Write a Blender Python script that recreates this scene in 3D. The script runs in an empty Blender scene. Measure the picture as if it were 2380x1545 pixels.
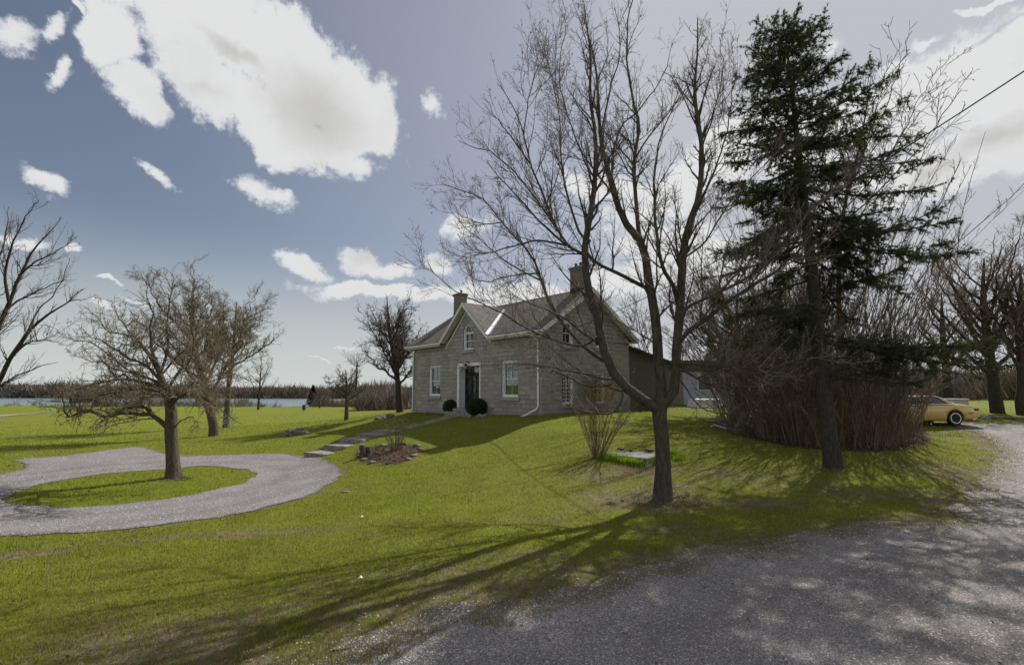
import bpy, bmesh, math, random
import numpy as np
from mathutils import Vector, Matrix, geometry

R = math.radians
rng = np.random.default_rng(7)
random.seed(7)
scene = bpy.context.scene
col = scene.collection

# ------------------------------------------------------------------ camera
# the photograph was read on a 2380 x 1545 pixel grid; FP is the focal length in those pixels
FP = 1150.0
EYE = np.array([0.0, 0.0, 2.5])
PITCH = math.atan(132.5 / FP)
cam_d = bpy.data.cameras.new("camera")
cam_d.sensor_width = 36.0
cam_d.lens = 36.0 * FP / 2380.0
cam_d.clip_end = 6000.0
cam_d.clip_start = 0.1
cam = bpy.data.objects.new("camera", cam_d)
cam.location = EYE
cam.rotation_euler = (R(90) + PITCH, 0, 0)
col.objects.link(cam)
scene.camera = cam

# ------------------------------------------------------------------ light
SUN_AZ, SUN_EL = R(38.0), R(40.0)          # azimuth measured from +Y towards +X
sun_d = bpy.data.lights.new("sun", 'SUN')
sun_d.energy = 4.2
sun_d.angle = R(0.55)
sun_d.color = (1.0, 0.955, 0.88)
sun = bpy.data.objects.new("sun", sun_d)
sv = Vector((math.sin(SUN_AZ) * math.cos(SUN_EL), math.cos(SUN_AZ) * math.cos(SUN_EL), math.sin(SUN_EL)))
sun.rotation_euler = sv.to_track_quat('Z', 'Y').to_euler()
sun.location = (20, 20, 30)
col.objects.link(sun)
scene.view_settings.view_transform = 'Standard'
scene.view_settings.look = 'None'
scene.view_settings.exposure = 0.5
scene.view_settings.gamma = 1.0
scene.cycles.max_bounces = 6
scene.cycles.transparent_max_bounces = 16
scene.cycles.use_denoising = True


def ray(px, py):
    dx, dy = px - 1190.0, 772.5 - py
    c, s = math.cos(PITCH), math.sin(PITCH)
    return np.array([dx, -dy * s + FP * c, dy * c + FP * s])


def at(px, py, Y):
    d = ray(px, py)
    return EYE + d * (Y / d[1])


def at_z(px, py, z):
    d = ray(px, py)
    return EYE + d * ((z - EYE[2]) / d[2])


# ------------------------------------------------------------------ node helper
class NT:
    def __init__(self, tree):
        self.t = tree
        tree.nodes.clear()

    def n(self, typ, **kw):
        nd = self.t.nodes.new(typ)
        for k, v in kw.items():
            if k == 'ins':
                for i, val in v.items():
                    self.put(nd.inputs[i], val)
            else:
                setattr(nd, k, v)
        return nd

    def put(self, sock, val):
        if isinstance(val, bpy.types.NodeSocket):
            self.t.links.new(val, sock)
        elif isinstance(val, bpy.types.Node):
            self.t.links.new(val.outputs[0], sock)
        else:
            if sock.type == 'RGBA' and len(val) == 3:
                val = (*val, 1.0)
            sock.default_value = val

    def math(self, op, a, b=0.0, c=None, clamp=False):
        nd = self.t.nodes.new('ShaderNodeMath')
        nd.operation = op
        nd.use_clamp = clamp
        self.put(nd.inputs[0], a)
        self.put(nd.inputs[1], b)
        if c is not None:
            self.put(nd.inputs[2], c)
        return nd.outputs[0]

    def mix(self, fac, a, b, mode='MIX'):
        nd = self.t.nodes.new('ShaderNodeMix')
        nd.data_type = 'RGBA'
        nd.blend_type = mode
        nd.clamp_factor = True
        self.put(nd.inputs[0], fac)
        self.put(nd.inputs[6], a)
        self.put(nd.inputs[7], b)
        return nd.outputs[2]

    def step(self, v, lo, hi, a=0.0, b=1.0):
        nd = self.t.nodes.new('ShaderNodeMapRange')
        nd.interpolation_type = 'SMOOTHSTEP'
        self.put(nd.inputs[0], v)
        for i, q in enumerate((lo, hi, a, b)):
            self.put(nd.inputs[1 + i], q)
        return nd.outputs[0]

    def noise(self, vec, scale, detail=4.0, rough=0.55, dist=0.0, out=0):
        nd = self.t.nodes.new('ShaderNodeTexNoise')
        if vec is not None:
            self.put(nd.inputs['Vector'], vec)
        nd.inputs['Scale'].default_value = scale
        nd.inputs['Detail'].default_value = detail
        nd.inputs['Roughness'].default_value = rough
        nd.inputs['Distortion'].default_value = dist
        return nd.outputs[out]


# ------------------------------------------------------------------ sky with clouds (by direction, so it sits at infinity)
def build_world():
    w = bpy.data.worlds.new("World")
    scene.world = w
    w.use_nodes = True
    g = NT(w.node_tree)
    out = g.n('ShaderNodeOutputWorld')
    sky = g.n('ShaderNodeTexSky', sky_type='NISHITA', sun_disc=False, sun_elevation=SUN_EL,
              sun_rotation=SUN_AZ, altitude=100.0, air_density=1.0, dust_density=1.6, ozone_density=2.0)
    tc = g.n('ShaderNodeTexCoord')
    sep = g.n('ShaderNodeSeparateXYZ', ins={0: tc.outputs['Generated']})
    x, y, z = sep.outputs
    az = g.math('ARCTAN2', x, y)
    el = g.math('ARCSINE', z)
    uv = g.n('ShaderNodeCombineXYZ', ins={0: az, 1: el, 2: 0.0}).outputs[0]
    wob = g.noise(uv, 9.0, 5.0, 0.62, 0.0, out=1)
    wv = g.n('ShaderNodeVectorMath', operation='MULTIPLY_ADD', ins={0: wob, 1: (0.085, 0.085, 0.0), 2: uv}).outputs[0]
    wv = g.n('ShaderNodeVectorMath', operation='SUBTRACT', ins={0: wv, 1: (0.0425, 0.0425, 0.0)}).outputs[0]

    def blob_field(blobs, vec):
        acc = None
        for (px, py, rx, ry, rot) in blobs:
            d = ray(px, py)
            d = d / np.linalg.norm(d)
            a, e = math.atan2(d[0], d[1]), math.asin(d[2])
            k = 1.0 / FP
            # angular size shrinks away from the axis
            ca = math.cos(a) ** 2
            ce = math.cos(e) ** 1.5
            m = g.n('ShaderNodeMapping', vector_type='TEXTURE')
            g.put(m.inputs[0], vec)
            m.inputs['Location'].default_value = (a, e, 0)
            m.inputs['Rotation'].default_value = (0, 0, R(-rot))
            m.inputs['Scale'].default_value = (rx * k * ca / max(ce, .5) ** .5, ry * k * ce * math.cos(a) ** .8, 1)
            L = g.n('ShaderNodeVectorMath', operation='LENGTH', ins={0: m.outputs[0]}).outputs['Value']
            amp = 1.0 if rx >= 88 or ry >= 70 else (.62 if py > 500 or py < 200 else .48)
            f = g.math('MULTIPLY', g.math('SUBTRACT', 1.0, L), amp)
            acc = f if acc is None else g.math('SMOOTH_MAX', acc, f, 0.12)
        return acc

    big = [(300, -60, 330, 110, 10), (560, 70, 260, 130, 15), (690, 170, 200, 130, 25), (800, 250, 150, 130, 20),
           (480, 190, 130, 90, 20), (330, 215, 90, 62, 35), (255, 85, 80, 95, -5), (420, 60, 150, 90, 10),
           (640, 320, 90, 60, 35), (720, 360, 80, 45, 25), (830, 385, 70, 38, 0), (880, 300, 60, 80, 0),
           (700, 95, 110, 60, 30), (590, 250, 90, 70, 40), (660, 290, 110, 80, 30), (760, 340, 90, 60, 20),
           (20, 75, 72, 50, 15), (120, 70, 32, 60, 25), (140, 165, 30, 55, 10), (185, 30, 30, 15, 40),
           (102, 422, 82, 28, 22), (365, 402, 70, 15, 22), (605, 432, 78, 36, 15), (655, 445, 34, 24, 0),
           (700, 612, 60, 26, 12), (735, 635, 50, 22, 10), (845, 600, 62, 40, 20), (890, 622, 80, 24, 5),
           (1000, 235, 28, 34, 0), (1022, 610, 48, 26, 5), (1085, 520, 62, 38, -20),
           (920, 680, 240, 26, 0), (1180, 690, 200, 40, 0), (1560, 640, 260, 60, 0),
           (1400, 430, 120, 40, 10), (1560, 440, 200, 75, -25), (1700, 350, 190, 85, -30), (1900, 320, 200, 110, -12),
           (2100, 260, 220, 110, -20), (2330, 170, 250, 150, -25), (2280, 360, 260, 75, -10), (2100, 420, 200, 60, -8),
           (2420, 240, 200, 180, 0), (1930, 115, 60, 18, -25), (2150, 105, 50, 18, -10), (2080, 160, 50, 18, -10),
           (2290, 0, 90, 14, 0), (1550, 560, 150, 40, 0), (1750, 590, 250, 50, 0),
           (60, 570, 80, 16, 10), (160, 590, 30, 12, 0), (255, 657, 30, 6, 0), (240, 712, 50, 9, 0),
           (350, 700, 70, 9, 0), (800, 797, 30, 3, 0), (740, 830, 40, 3, 0)]
    f = blob_field(big, wv)
    n1 = g.noise(uv, 20.0, 9.0, 0.70)
    n2 = g.noise(uv, 6.5, 5.0, 0.6)
    nn = g.math('ADD', g.math('MULTIPLY', g.math('SUBTRACT', n1, 0.5), 2.3), g.math('MULTIPLY', g.math('SUBTRACT', n2, 0.5), 0.5))
    dens = g.math('ADD', g.math('ADD', g.math('MULTIPLY', f, 1.75), nn), -0.04)
    # scattered clouds, brightened further down, over the half of the sky behind the viewer
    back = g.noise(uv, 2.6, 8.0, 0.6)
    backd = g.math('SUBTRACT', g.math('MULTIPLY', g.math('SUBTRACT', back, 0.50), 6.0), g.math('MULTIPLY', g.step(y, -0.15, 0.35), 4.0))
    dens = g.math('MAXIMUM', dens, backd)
    alpha = g.math('MULTIPLY', g.step(dens, -0.12, 0.42), g.step(el, 0.0, 0.22, 0.55, 1.0))
    # grey hollows inside the big cloud
    shade = blob_field([(735, 270, 150, 110, 15), (540, 120, 110, 30, 12), (470, 205, 60, 30, 0),
                        (2290, 330, 150, 42, -12), (2180, 400, 120, 22, -10), (2330, 60, 90, 10, -20),
                        (860, 590, 60, 30, 0), (60, 100, 50, 25, 10), (1020, 600, 40, 14, 0)], wv)
    n3 = g.noise(uv, 13.0, 6.0, 0.6)
    sh = g.step(g.math('ADD', shade, g.math('MULTIPLY', g.math('SUBTRACT', n3, 0.5), 0.6)), -0.12, 0.95)
    thick = g.step(dens, 0.05, 0.6)
    base = g.mix(thick, (0.44, 0.46, 0.50, 1), (0.535, 0.537, 0.54, 1))
    sub_ = g.step(g.noise(wv, 7.0, 7.0, 0.6), 0.48, 0.72, 0.0, 0.35)
    base = g.mix(sub_, base, (0.44, 0.445, 0.45, 1))
    ccol = g.mix(g.math('MULTIPLY', sh, 0.75), base, (0.36, 0.355, 0.345, 1))
    # sky: the physical sky, toned greyer, and paler round the sun
    sd = g.n('ShaderNodeVectorMath', operation='DOT_PRODUCT', ins={0: tc.outputs['Generated'], 1: tuple(sv)}).outputs['Value']
    glow = g.step(sd, 0.35, 1.0)
    skc = g.n('ShaderNodeVectorMath', operation='SCALE', ins={0: sky.outputs[0], 3: SKY_K}).outputs[0]
    hsv = g.n('ShaderNodeHueSaturation', ins={'Saturation': 0.80, 'Value': 1.0, 'Color': skc})
    tone = g.mix(1.0, hsv.outputs[0], (0.97, 0.97, 1.0, 1), 'MULTIPLY')
    tone = g.n('ShaderNodeVectorMath', operation='ADD', ins={0: tone, 1: (0.018, 0.020, 0.022)}).outputs[0]
    # bright part of the sky is held down to the grey the picture shows
    lim = g.n('ShaderNodeVectorMath', operation='MINIMUM', ins={0: tone, 1: (0.40, 0.405, 0.43)}).outputs[0]
    hz = g.step(el, -0.02, 0.30)
    low = g.mix(hz, (0.43, 0.455, 0.45, 1), lim)
    low = g.mix(g.math('MULTIPLY', glow, 0.45), low, (0.33, 0.335, 0.375, 1))
    # unseen clouds behind the viewer are brightened to fill the shaded house front
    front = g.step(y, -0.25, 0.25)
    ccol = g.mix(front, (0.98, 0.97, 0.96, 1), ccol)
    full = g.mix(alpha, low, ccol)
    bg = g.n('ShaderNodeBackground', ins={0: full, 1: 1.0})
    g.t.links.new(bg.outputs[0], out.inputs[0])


SKY_K = 0.05
build_world()

# ------------------------------------------------------------------ tags, mesh helpers
def tag(o, label=None, cat=None, group=None, kind=None):
    if label: o['label'] = label
    if cat: o['category'] = cat
    if group: o['group'] = group
    if kind: o['kind'] = kind
    return o


def empty(name, loc, rz=0.0):
    o = bpy.data.objects.new(name, None)
    o.location = tuple(float(v) for v in loc)
    o.rotation_euler = (0, 0, rz)
    o.empty_display_size = 0.2
    col.objects.link(o)
    return o


def np_mesh(name, V, faces, mat, parent=None, smooth=False, vcol=None, loc=None):
    """faces: list of int arrays (M,3) or (M,4)"""
    V = np.asarray(V, dtype=np.float32).reshape(-1, 3)
    me = bpy.data.meshes.new(name)
    if loc is not None:
        V = V - np.asarray(loc, dtype=np.float32)
    me.vertices.add(len(V))
    me.vertices.foreach_set('co', V.ravel())
    idx = np.concatenate([f.ravel() for f in faces]).astype(np.int32)
    starts, s = [], 0
    for f in faces:
        k = f.shape[1]
        starts.append(s + np.arange(len(f)) * k)
        s += f.size
    starts = np.concatenate(starts).astype(np.int32)
    me.loops.add(len(idx))
    me.loops.foreach_set('vertex_index', idx)
    me.polygons.add(len(starts))
    me.polygons.foreach_set('loop_start', starts)
    if smooth:
        me.polygons.foreach_set('use_smooth', np.ones(len(starts), dtype=bool))
    me.update(calc_edges=True)
    if vcol is not None:
        for an, arr in vcol.items():
            a = me.attributes.new(an, 'FLOAT_COLOR', 'POINT')
            arr = np.asarray(arr, dtype=np.float32)
            if arr.shape[1] == 3:
                arr = np.hstack([arr, np.ones((len(arr), 1), np.float32)])
            a.data.foreach_set('color', arr.ravel())
    me.materials.append(mat)
    o = bpy.data.objects.new(name, me)
    if loc is not None:
        o.location = tuple(float(v) for v in loc)
    if parent is not None:
        o.parent = parent
    col.objects.link(o)
    return o


class MB:
    """collects simple solids and links them as one mesh"""
    def __init__(self):
        self.bm = bmesh.new()

    def box(self, x0, x1, y0, y1, z0, z1):
        v = [self.bm.verts.new((x, y, z)) for z in (z0, z1) for y in (y0, y1) for x in (x0, x1)]
        for f in ((0, 2, 3, 1), (4, 5, 7, 6), (0, 1, 5, 4), (2, 6, 7, 3), (0, 4, 6, 2), (1, 3, 7, 5)):
            self.bm.faces.new([v[i] for i in f])
        return self

    def prism(self, pts, vec):
        """closed polygon (3d points) pushed along vec"""
        a = [self.bm.verts.new(p) for p in pts]
        b = [self.bm.verts.new(tuple(np.array(p) + np.array(vec))) for p in pts]
        self.bm.faces.new(a)
        self.bm.faces.new(b[::-1])
        n = len(a)
        for i in range(n):
            self.bm.faces.new((a[i], b[i], b[(i + 1) % n], a[(i + 1) % n]))
        return self

    def tube(self, pts, r, n=10, cap=True):
        pts = [Vector(p) for p in pts]
        rs = r if hasattr(r, '__len__') else [r] * len(pts)
        rings = []
        ref = Vector((0, 0, 1))
        if abs((pts[-1] - pts[0]).normalized().z) > .8:
            ref = Vector((0, 1, 0))
        for i, p in enumerate(pts):
            t = (pts[min(i + 1, len(pts) - 1)] - pts[max(i - 1, 0)]).normalized()
            a = t.cross(ref).normalized()
            b = t.cross(a)
            rings.append([self.bm.verts.new(p + (a * math.cos(2 * math.pi * k / n) + b * math.sin(2 * math.pi * k / n)) * rs[i]) for k in range(n)])
        for i in range(len(pts) - 1):
            for k in range(n):
                self.bm.faces.new((rings[i][k], rings[i][(k + 1) % n], rings[i + 1][(k + 1) % n], rings[i + 1][k]))
        if cap:
            self.bm.faces.new(rings[0][::-1])
            self.bm.faces.new(rings[-1])
        return self

    def lathe(self, prof, c=(0, 0, 0), n=20):
        rings = []
        for r, z in prof:
            rings.append([self.bm.verts.new((c[0] + r * math.cos(2 * math.pi * k / n), c[1] + r * math.sin(2 * math.pi * k / n), c[2] + z)) for k in range(n)])
        for i in range(len(prof) - 1):
            for k in range(n):
                self.bm.faces.new((rings[i][k], rings[i][(k + 1) % n], rings[i + 1][(k + 1) % n], rings[i + 1][k]))
        self.bm.faces.new(rings[0][::-1])
        self.bm.faces.new(rings[-1])
        return self

    def build(self, name, mat, parent=None, bevel=0.0, smooth=False, loc=None):
        bmesh.ops.remove_doubles(self.bm, verts=self.bm.verts, dist=1e-5)
        bmesh.ops.recalc_face_normals(self.bm, faces=self.bm.faces)
        if bevel > 0:
            bmesh.ops.bevel(self.bm, geom=list(self.bm.edges), offset=bevel, segments=1, affect='EDGES', clamp_overlap=True)
        if loc is not None:
            bmesh.ops.translate(self.bm, verts=self.bm.verts, vec=tuple(-float(v) for v in loc))
        me = bpy.data.meshes.new(name)
        self.bm.to_mesh(me)
        self.bm.free()
        me.materials.append(mat)
        if smooth:
            for p in me.polygons: p.use_smooth = True
        o = bpy.data.objects.new(name, me)
        if parent is not None: o.parent = parent
        if loc is not None: o.location = tuple(float(v) for v in loc)
        col.objects.link(o)
        return o


# ------------------------------------------------------------------ materials
def new_mat(name):
    m = bpy.data.materials.new(name)
    m.use_nodes = True
    g = NT(m.node_tree)
    out = g.n('ShaderNodeOutputMaterial')
    b = g.n('ShaderNodeBsdfPrincipled')
    g.t.links.new(b.outputs[0], out.inputs[0])
    return m, g, b, out


def bump(g, b, h, dist=0.02, strength=1.0):
    nd = g.n('ShaderNodeBump', ins={'Height': h, 'Distance': dist, 'Strength': strength})
    g.t.links.new(nd.outputs[0], b.inputs['Normal'])


def mat_plain(name, c, rough=0.7, var=0.15, scale=6.0, metal=0.0, spec=0.3, bmp=0.0, coords='Object'):
    m, g, b, o = new_mat(name)
    tc = g.n('ShaderNodeTexCoord').outputs[coords]
    n = g.noise(tc, scale, 6.0, 0.6)
    c = np.array(c)
    cc = g.mix(g.step(n, 0.3, 0.7), tuple(c * (1 - var)), tuple(np.minimum(c * (1 + var), 1)))
    g.put(b.inputs['Base Color'], cc)
    b.inputs['Roughness'].default_value = rough
    b.inputs['Metallic'].default_value = metal
    b.inputs['Specular IOR Level'].default_value = spec
    if bmp:
        bump(g, b, g.noise(tc, scale * 5, 5.0, 0.6), bmp)
    return m


def mat_bark(name, c1, c2, scale=9.0, moss=None):
    m, g, b, o = new_mat(name)
    tc = g.n('ShaderNodeTexCoord').outputs['Object']
    mp = g.n('ShaderNodeMapping', ins={0: tc})
    mp.inputs['Scale'].default_value = (1, 1, 0.22)
    n = g.noise(mp.outputs[0], scale * 2.2, 8.0, 0.7, 0.6)
    n2 = g.noise(tc, 1.6, 4.0, 0.6)
    c = g.mix(g.step(n, 0.34, 0.66), c1, c2)
    if moss:
        c = g.mix(g.step(n2, 0.5, 0.72, 0, 0.6), c, moss)
    g.put(b.inputs['Base Color'], c)
    b.inputs['Roughness'].default_value = 0.9
    b.inputs['Specular IOR Level'].default_value = 0.15
    bump(g, b, n, 0.035, 1.0)
    return m


def mat_leafy(name, c1, c2, trans=0.45, scale=3.0, attr=None):
    """thin leaves and needles: light passes through them"""
    m = bpy.data.materials.new(name)
    m.use_nodes = True
    g = NT(m.node_tree)
    out = g.n('ShaderNodeOutputMaterial')
    if attr:
        c = g.n('ShaderNodeAttribute', attribute_name=attr).outputs['Color']
        tint = g.n('ShaderNodeHueSaturation', ins={'Value': 1.25, 'Saturation': 1.05, 'Color': c}).outputs[0]
    else:
        tc = g.n('ShaderNodeTexCoord').outputs['Object']
        n = g.noise(tc, scale, 4.0, 0.6)
        c = g.mix(g.step(n, 0.3, 0.7), c1, c2)
        tint = g.n('ShaderNodeHueSaturation', ins={'Value': 1.3, 'Saturation': 1.05, 'Color': c}).outputs[0]
    d = g.n('ShaderNodeBsdfDiffuse', ins={0: c})
    t = g.n('ShaderNodeBsdfTranslucent', ins={0: tint})
    gl = g.n('ShaderNodeBsdfGlossy', ins={0: (0.6, 0.6, 0.55, 1), 'Roughness': 0.5})
    mx = g.n('ShaderNodeMixShader', ins={0: trans, 1: d.outputs[0], 2: t.outputs[0]})
    mx2 = g.n('ShaderNodeMixShader', ins={0: 0.035, 1: mx.outputs[0], 2: gl.outputs[0]})
    g.t.links.new(mx2.outputs[0], out.inputs[0])
    return m


def pip(x, y, poly):
    """points inside polygon (numpy)"""
    poly = np.asarray(poly)
    inside = np.zeros(x.shape, bool)
    j = len(poly) - 1
    for i in range(len(poly)):
        xi, yi = poly[i]
        xj, yj = poly[j]
        c = ((yi > y) != (yj > y)) & (x < (xj - xi) * (y - yi) / (yj - yi + 1e-12) + xi)
        inside ^= c
        j = i
    return inside


def seg_dist(x, y, poly, closed=True):
    poly = np.asarray(poly)
    d = np.full(x.shape, 1e9)
    n = len(poly)
    for i in range(n if closed else n - 1):
        a, b = poly[i], poly[(i + 1) % n]
        ab = b - a
        t = np.clip(((x - a[0]) * ab[0] + (y - a[1]) * ab[1]) / (ab @ ab + 1e-12), 0, 1)
        d = np.minimum(d, np.hypot(x - a[0] - ab[0] * t, y - a[1] - ab[1] * t))
    return d
# ------------------------------------------------------------------ terrain
CTRL_PX = [  # picture position of a point on the ground and its height
    (961, 959, .96), (1110, 965, 1.08), (1257, 966, 1.24), (1110, 1030, .44), (960, 1000, .62), (1300, 1000, .95), (1500, 953, 1.28),
    (1650, 951, 1.32), (1600, 1000, .8), (1350, 1050, .45), (1545, 1150, .06), (1935, 1085, .17), (1900, 1045, .38), (2100, 1045, .38),
    (1700, 1020, .60), (1680, 985, .9), (2200, 986, .86), (2380, 1000, .75), (2300, 1100, .28), (2380, 1200, .12), (2000, 1215, .08),
    (1400, 1340, 0), (1440, 1065, .36), (905, 1060, .12), (870, 1015, .42), (800, 1035, .12), (720, 1060, -.26), (795, 1100, -.24), (600, 1070, -.30),
    (400, 1050, -.30), (0, 1245, -.30), (300, 1230, -.29), (400, 1110, -.26), (200, 1140, -.27), (60, 1068, -.30), (300, 1330, -.04),
    (700, 1230, -.10), (830, 1190, -.03), (1100, 1150, .02), (0, 1400, -.02), (100, 1545, 0), (497, 1013, -.35), (800, 975, -.25), (690, 1010, -.12), (600, 950, -.9),
    (0, 960, -.85), (0, 1010, -.5), (120, 945, -1.1), (920, 958, .5), (2310, 960, .95), (2200, 930, 1.25), (1190, 1400, 0)]
CTRL_W = [(0, -20, 0), (40, -20, .1), (-40, -20, 0), (60, 5, .6), (60, 40, 1.2), (-50, 5, -.5), (-100, 25, -.8), (-130, 70, -1.2),
          (-60, 112, -1.25), (-10, 110, -1.0), (40, 110, .6), (100, 110, 1.2), (12, 45, 1.3), (24, 45, 1.3), (0, 50, .8), (12, 60, 1.2), (140, 60, 1.3), (100, -40, .5)]
cp = np.array([[*at_z(px, py, z)[:2], z] for px, py, z in CTRL_PX] + [list(c) for c in CTRL_W])


def tps_fit(P, z, lam=0.6):
    n = len(P)
    d = np.hypot(P[:, None, 0] - P[None, :, 0], P[:, None, 1] - P[None, :, 1])
    K = np.where(d > 0, d ** 2 * np.log(d + 1e-9), 0)
    K += lam * np.eye(n)
    Q = np.hstack([np.ones((n, 1)), P])
    A = np.vstack([np.hstack([K, Q]), np.hstack([Q.T, np.zeros((3, 3))])])
    return np.linalg.solve(A, np.concatenate([z, np.zeros(3)]))


TPS = tps_fit(cp[:, :2], cp[:, 2])


def lake_mask(x, y):
    """1 inside the lake"""
    east = -30 - (y - 118) * 0.42 + 6 * np.sin(y * .06)
    a = np.clip((y - 117 - 2 * np.sin(x * .07) - 1.2 * np.sin(x * .19)) / 3.0, 0, 1)
    b = np.clip((232 + 8 * np.sin(x * .021) - y) / 4.0, 0, 1)
    c = np.clip((east - x) / 5.0, 0, 1)
    return a * b * c


def ground_z(x, y):
    x = np.asarray(x, float)
    y = np.asarray(y, float)
    sh = x.shape
    xf, yf = x.ravel(), y.ravel()
    z = np.empty_like(xf)
    for s in range(0, len(xf), 20000):
        xx, yy = xf[s:s + 20000], yf[s:s + 20000]
        d = np.hypot(xx[:, None] - cp[None, :, 0], yy[:, None] - cp[None, :, 1])
        z[s:s + 20000] = (d ** 2 * np.log(d + 1e-9)) @ TPS[:len(cp)] + TPS[-3] + TPS[-2] * xx + TPS[-1] * yy
    r = np.hypot(xf, yf - 30)
    far = np.where(xf < 0, -0.9, 1.0) * np.clip(np.abs(xf) / 60, 0, 1)
    far = far + np.clip((r - 260) / 1400, 0, 1) ** 1.2 * 15 * (0.75 + .25 * np.sin(xf * .004 + 1) + .12 * np.sin(xf * .013 + yf * .004))
    k = np.clip((r - 85) / 60, 0, 1)
    k = k * k * (3 - 2 * k)
    z = z * (1 - k) + far * k
    z = z + 0.012 * np.sin(xf * 1.7 + .6 * yf) * np.sin(yf * 1.3 - .4 * xf) + .03 * np.sin(xf * .37 + 1) * np.sin(yf * .31)
    lm = lake_mask(xf, yf)
    z = z * (1 - lm) + -2.6 * lm
    return z.reshape(sh)


def gz(x, y):
    return float(ground_z(np.array([x]), np.array([y]))[0])


def on_ground(px, py):
    """point where the line of sight through a pixel meets the ground"""
    d = ray(px, py)
    t0, t = 0.0, 2.0 / FP
    step = 0.25 / FP
    while t < 400 / FP:
        p = EYE + d * t
        if p[2] < gz(p[0], p[1]):
            for _ in range(14):
                m = (t0 + t) / 2
                p = EYE + d * m
                if p[2] < gz(p[0], p[1]): t = m
                else: t0 = m
            return EYE + d * t
        t0 = t
        t += step * (1 + t * FP / 20)
    return EYE + d * t


# outlines read from the picture, turned into points on the ground
DRIVE_OUT = [(40, 1068), (130, 1061), (200, 1053), (290, 1041), (330, 1039), (372, 1051), (420, 1059), (500, 1058), (600, 1055),
             (680, 1057), (740, 1063), (775, 1076), (797, 1097), (790, 1112), (760, 1130), (700, 1158), (600, 1185), (500, 1203), (400, 1218),
             (250, 1233), (100, 1243), (0, 1246), (-200, 1252), (-500, 1262), (-500, 1190), (-200, 1130), (-60, 1112), (0, 1102), (45, 1091), (60, 1082)]
ISLAND = [(8, 1160), (60, 1135), (130, 1118), (250, 1101), (385, 1090), (470, 1083), (540, 1087), (590, 1098), (597, 1105), (570, 1120), (500, 1140),
          (420, 1155), (320, 1168), (220, 1178), (130, 1180), (60, 1173), (15, 1167)]
ROAD_PX = [(690, 1545), (780, 1510), (850, 1480), (960, 1442), (1060, 1414), (1130, 1402), (1200, 1397), (1290, 1370), (1400, 1340), (1500, 1312),
           (1600, 1290), (1700, 1268), (1800, 1250), (1900, 1232), (1980, 1222), (2080, 1216), (2160, 1212), (2200, 1188), (2230, 1168),
           (2270, 1130), (2300, 1095), (2318, 1060), (2315, 1035), (2280, 1010), (2235, 996), (2190, 987), (2120, 984)]


def refine(poly, step, amp, seed):
    """resample an outline and roughen it"""
    r = np.random.default_rng(seed)
    out = []
    n = len(poly)
    for i in range(n):
        p0, p1, p2, p3 = poly[i - 1], poly[i], poly[(i + 1) % n], poly[(i + 2) % n]
        L = np.hypot(*(p2 - p1))
        k = max(1, int(L / step))
        for j in range(k):
            t = j / k
            q = .5 * ((2 * p1) + (-p0 + p2) * t + (2 * p0 - 5 * p1 + 4 * p2 - p3) * t * t + (-p0 + 3 * p1 - 3 * p2 + p3) * t ** 3) if L < 8 else p1 + (p2 - p1) * t
            out.append(q)
    out = np.array(out)
    nz = r.normal(size=out.shape) * amp
    sm = (nz + np.roll(nz, 1, 0) + np.roll(nz, -1, 0)) / 1.7
    return out + sm


drive_raw = np.array([on_ground(*p)[:2] for p in DRIVE_OUT])
isl_raw = np.array([on_ground(*p)[:2] for p in ISLAND])
road_raw = np.array([on_ground(*p)[:2] for p in ROAD_PX] + [[26.0, 24.6], [34, 25.5], [44, 24], [44, 5], [44, -14], [-14, -14], [-12, -4], [-6.5, 1.2]])
drive_poly = refine(drive_raw, 0.16, 0.055, 1)
isl_poly = refine(isl_raw, 0.16, 0.05, 2)
road_poly = refine(road_raw, 0.16, 0.045, 3)
# the edge of the gravel wanders
_wob = .16 * np.sin(road_poly[:, 0] * 2.1 + road_poly[:, 1]) * np.sin(road_poly[:, 1] * 1.7 + .6) + .05 * np.sin(road_poly[:, 0] * 4.3)
_k = np.clip((14 - road_poly[:, 1]) / 4, .3, 1) * (np.hypot(*road_poly.T) < 26)
road_poly = road_poly + (_wob * _k)[:, None] * np.array([-.35, 1.0])

HO = np.array([-6.66, 33.57])
HTH = R(49.27)
HX = np.array([math.cos(HTH), -math.sin(HTH)])
HY = np.array([math.sin(HTH), math.cos(HTH)])
HL, HW = 12.4, 7.1
WING_L, WING_W = 7.0, 4.6


def hpt(x, y):
    return HO + HX * x + HY * y


house_poly = np.array([hpt(-.1, -.1), hpt(HL + .1, -.1), hpt(HL + .1, HW), hpt(HL + .1, HW + 8), hpt(-.1, HW + 8)])
hedge_poly = refine(np.array([on_ground(*p)[:2] for p in [(1668, 985), (1690, 1003), (1760, 1022), (1850, 1038), (1950, 1046), (2050, 1048), (2120, 1040), (2150, 1018), (2125, 995)]] + [[19.5, 24.5], [15, 26.5], [10.5, 25.5]]), .4, .06, 5)
bed_poly = refine(np.array([on_ground(*p)[:2] for p in [(833, 1055), (845, 1068), (880, 1077), (920, 1079), (950, 1068), (975, 1048), (968, 1036), (935, 1033), (890, 1036), (850, 1040)]]), .3, .03, 6)

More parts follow.
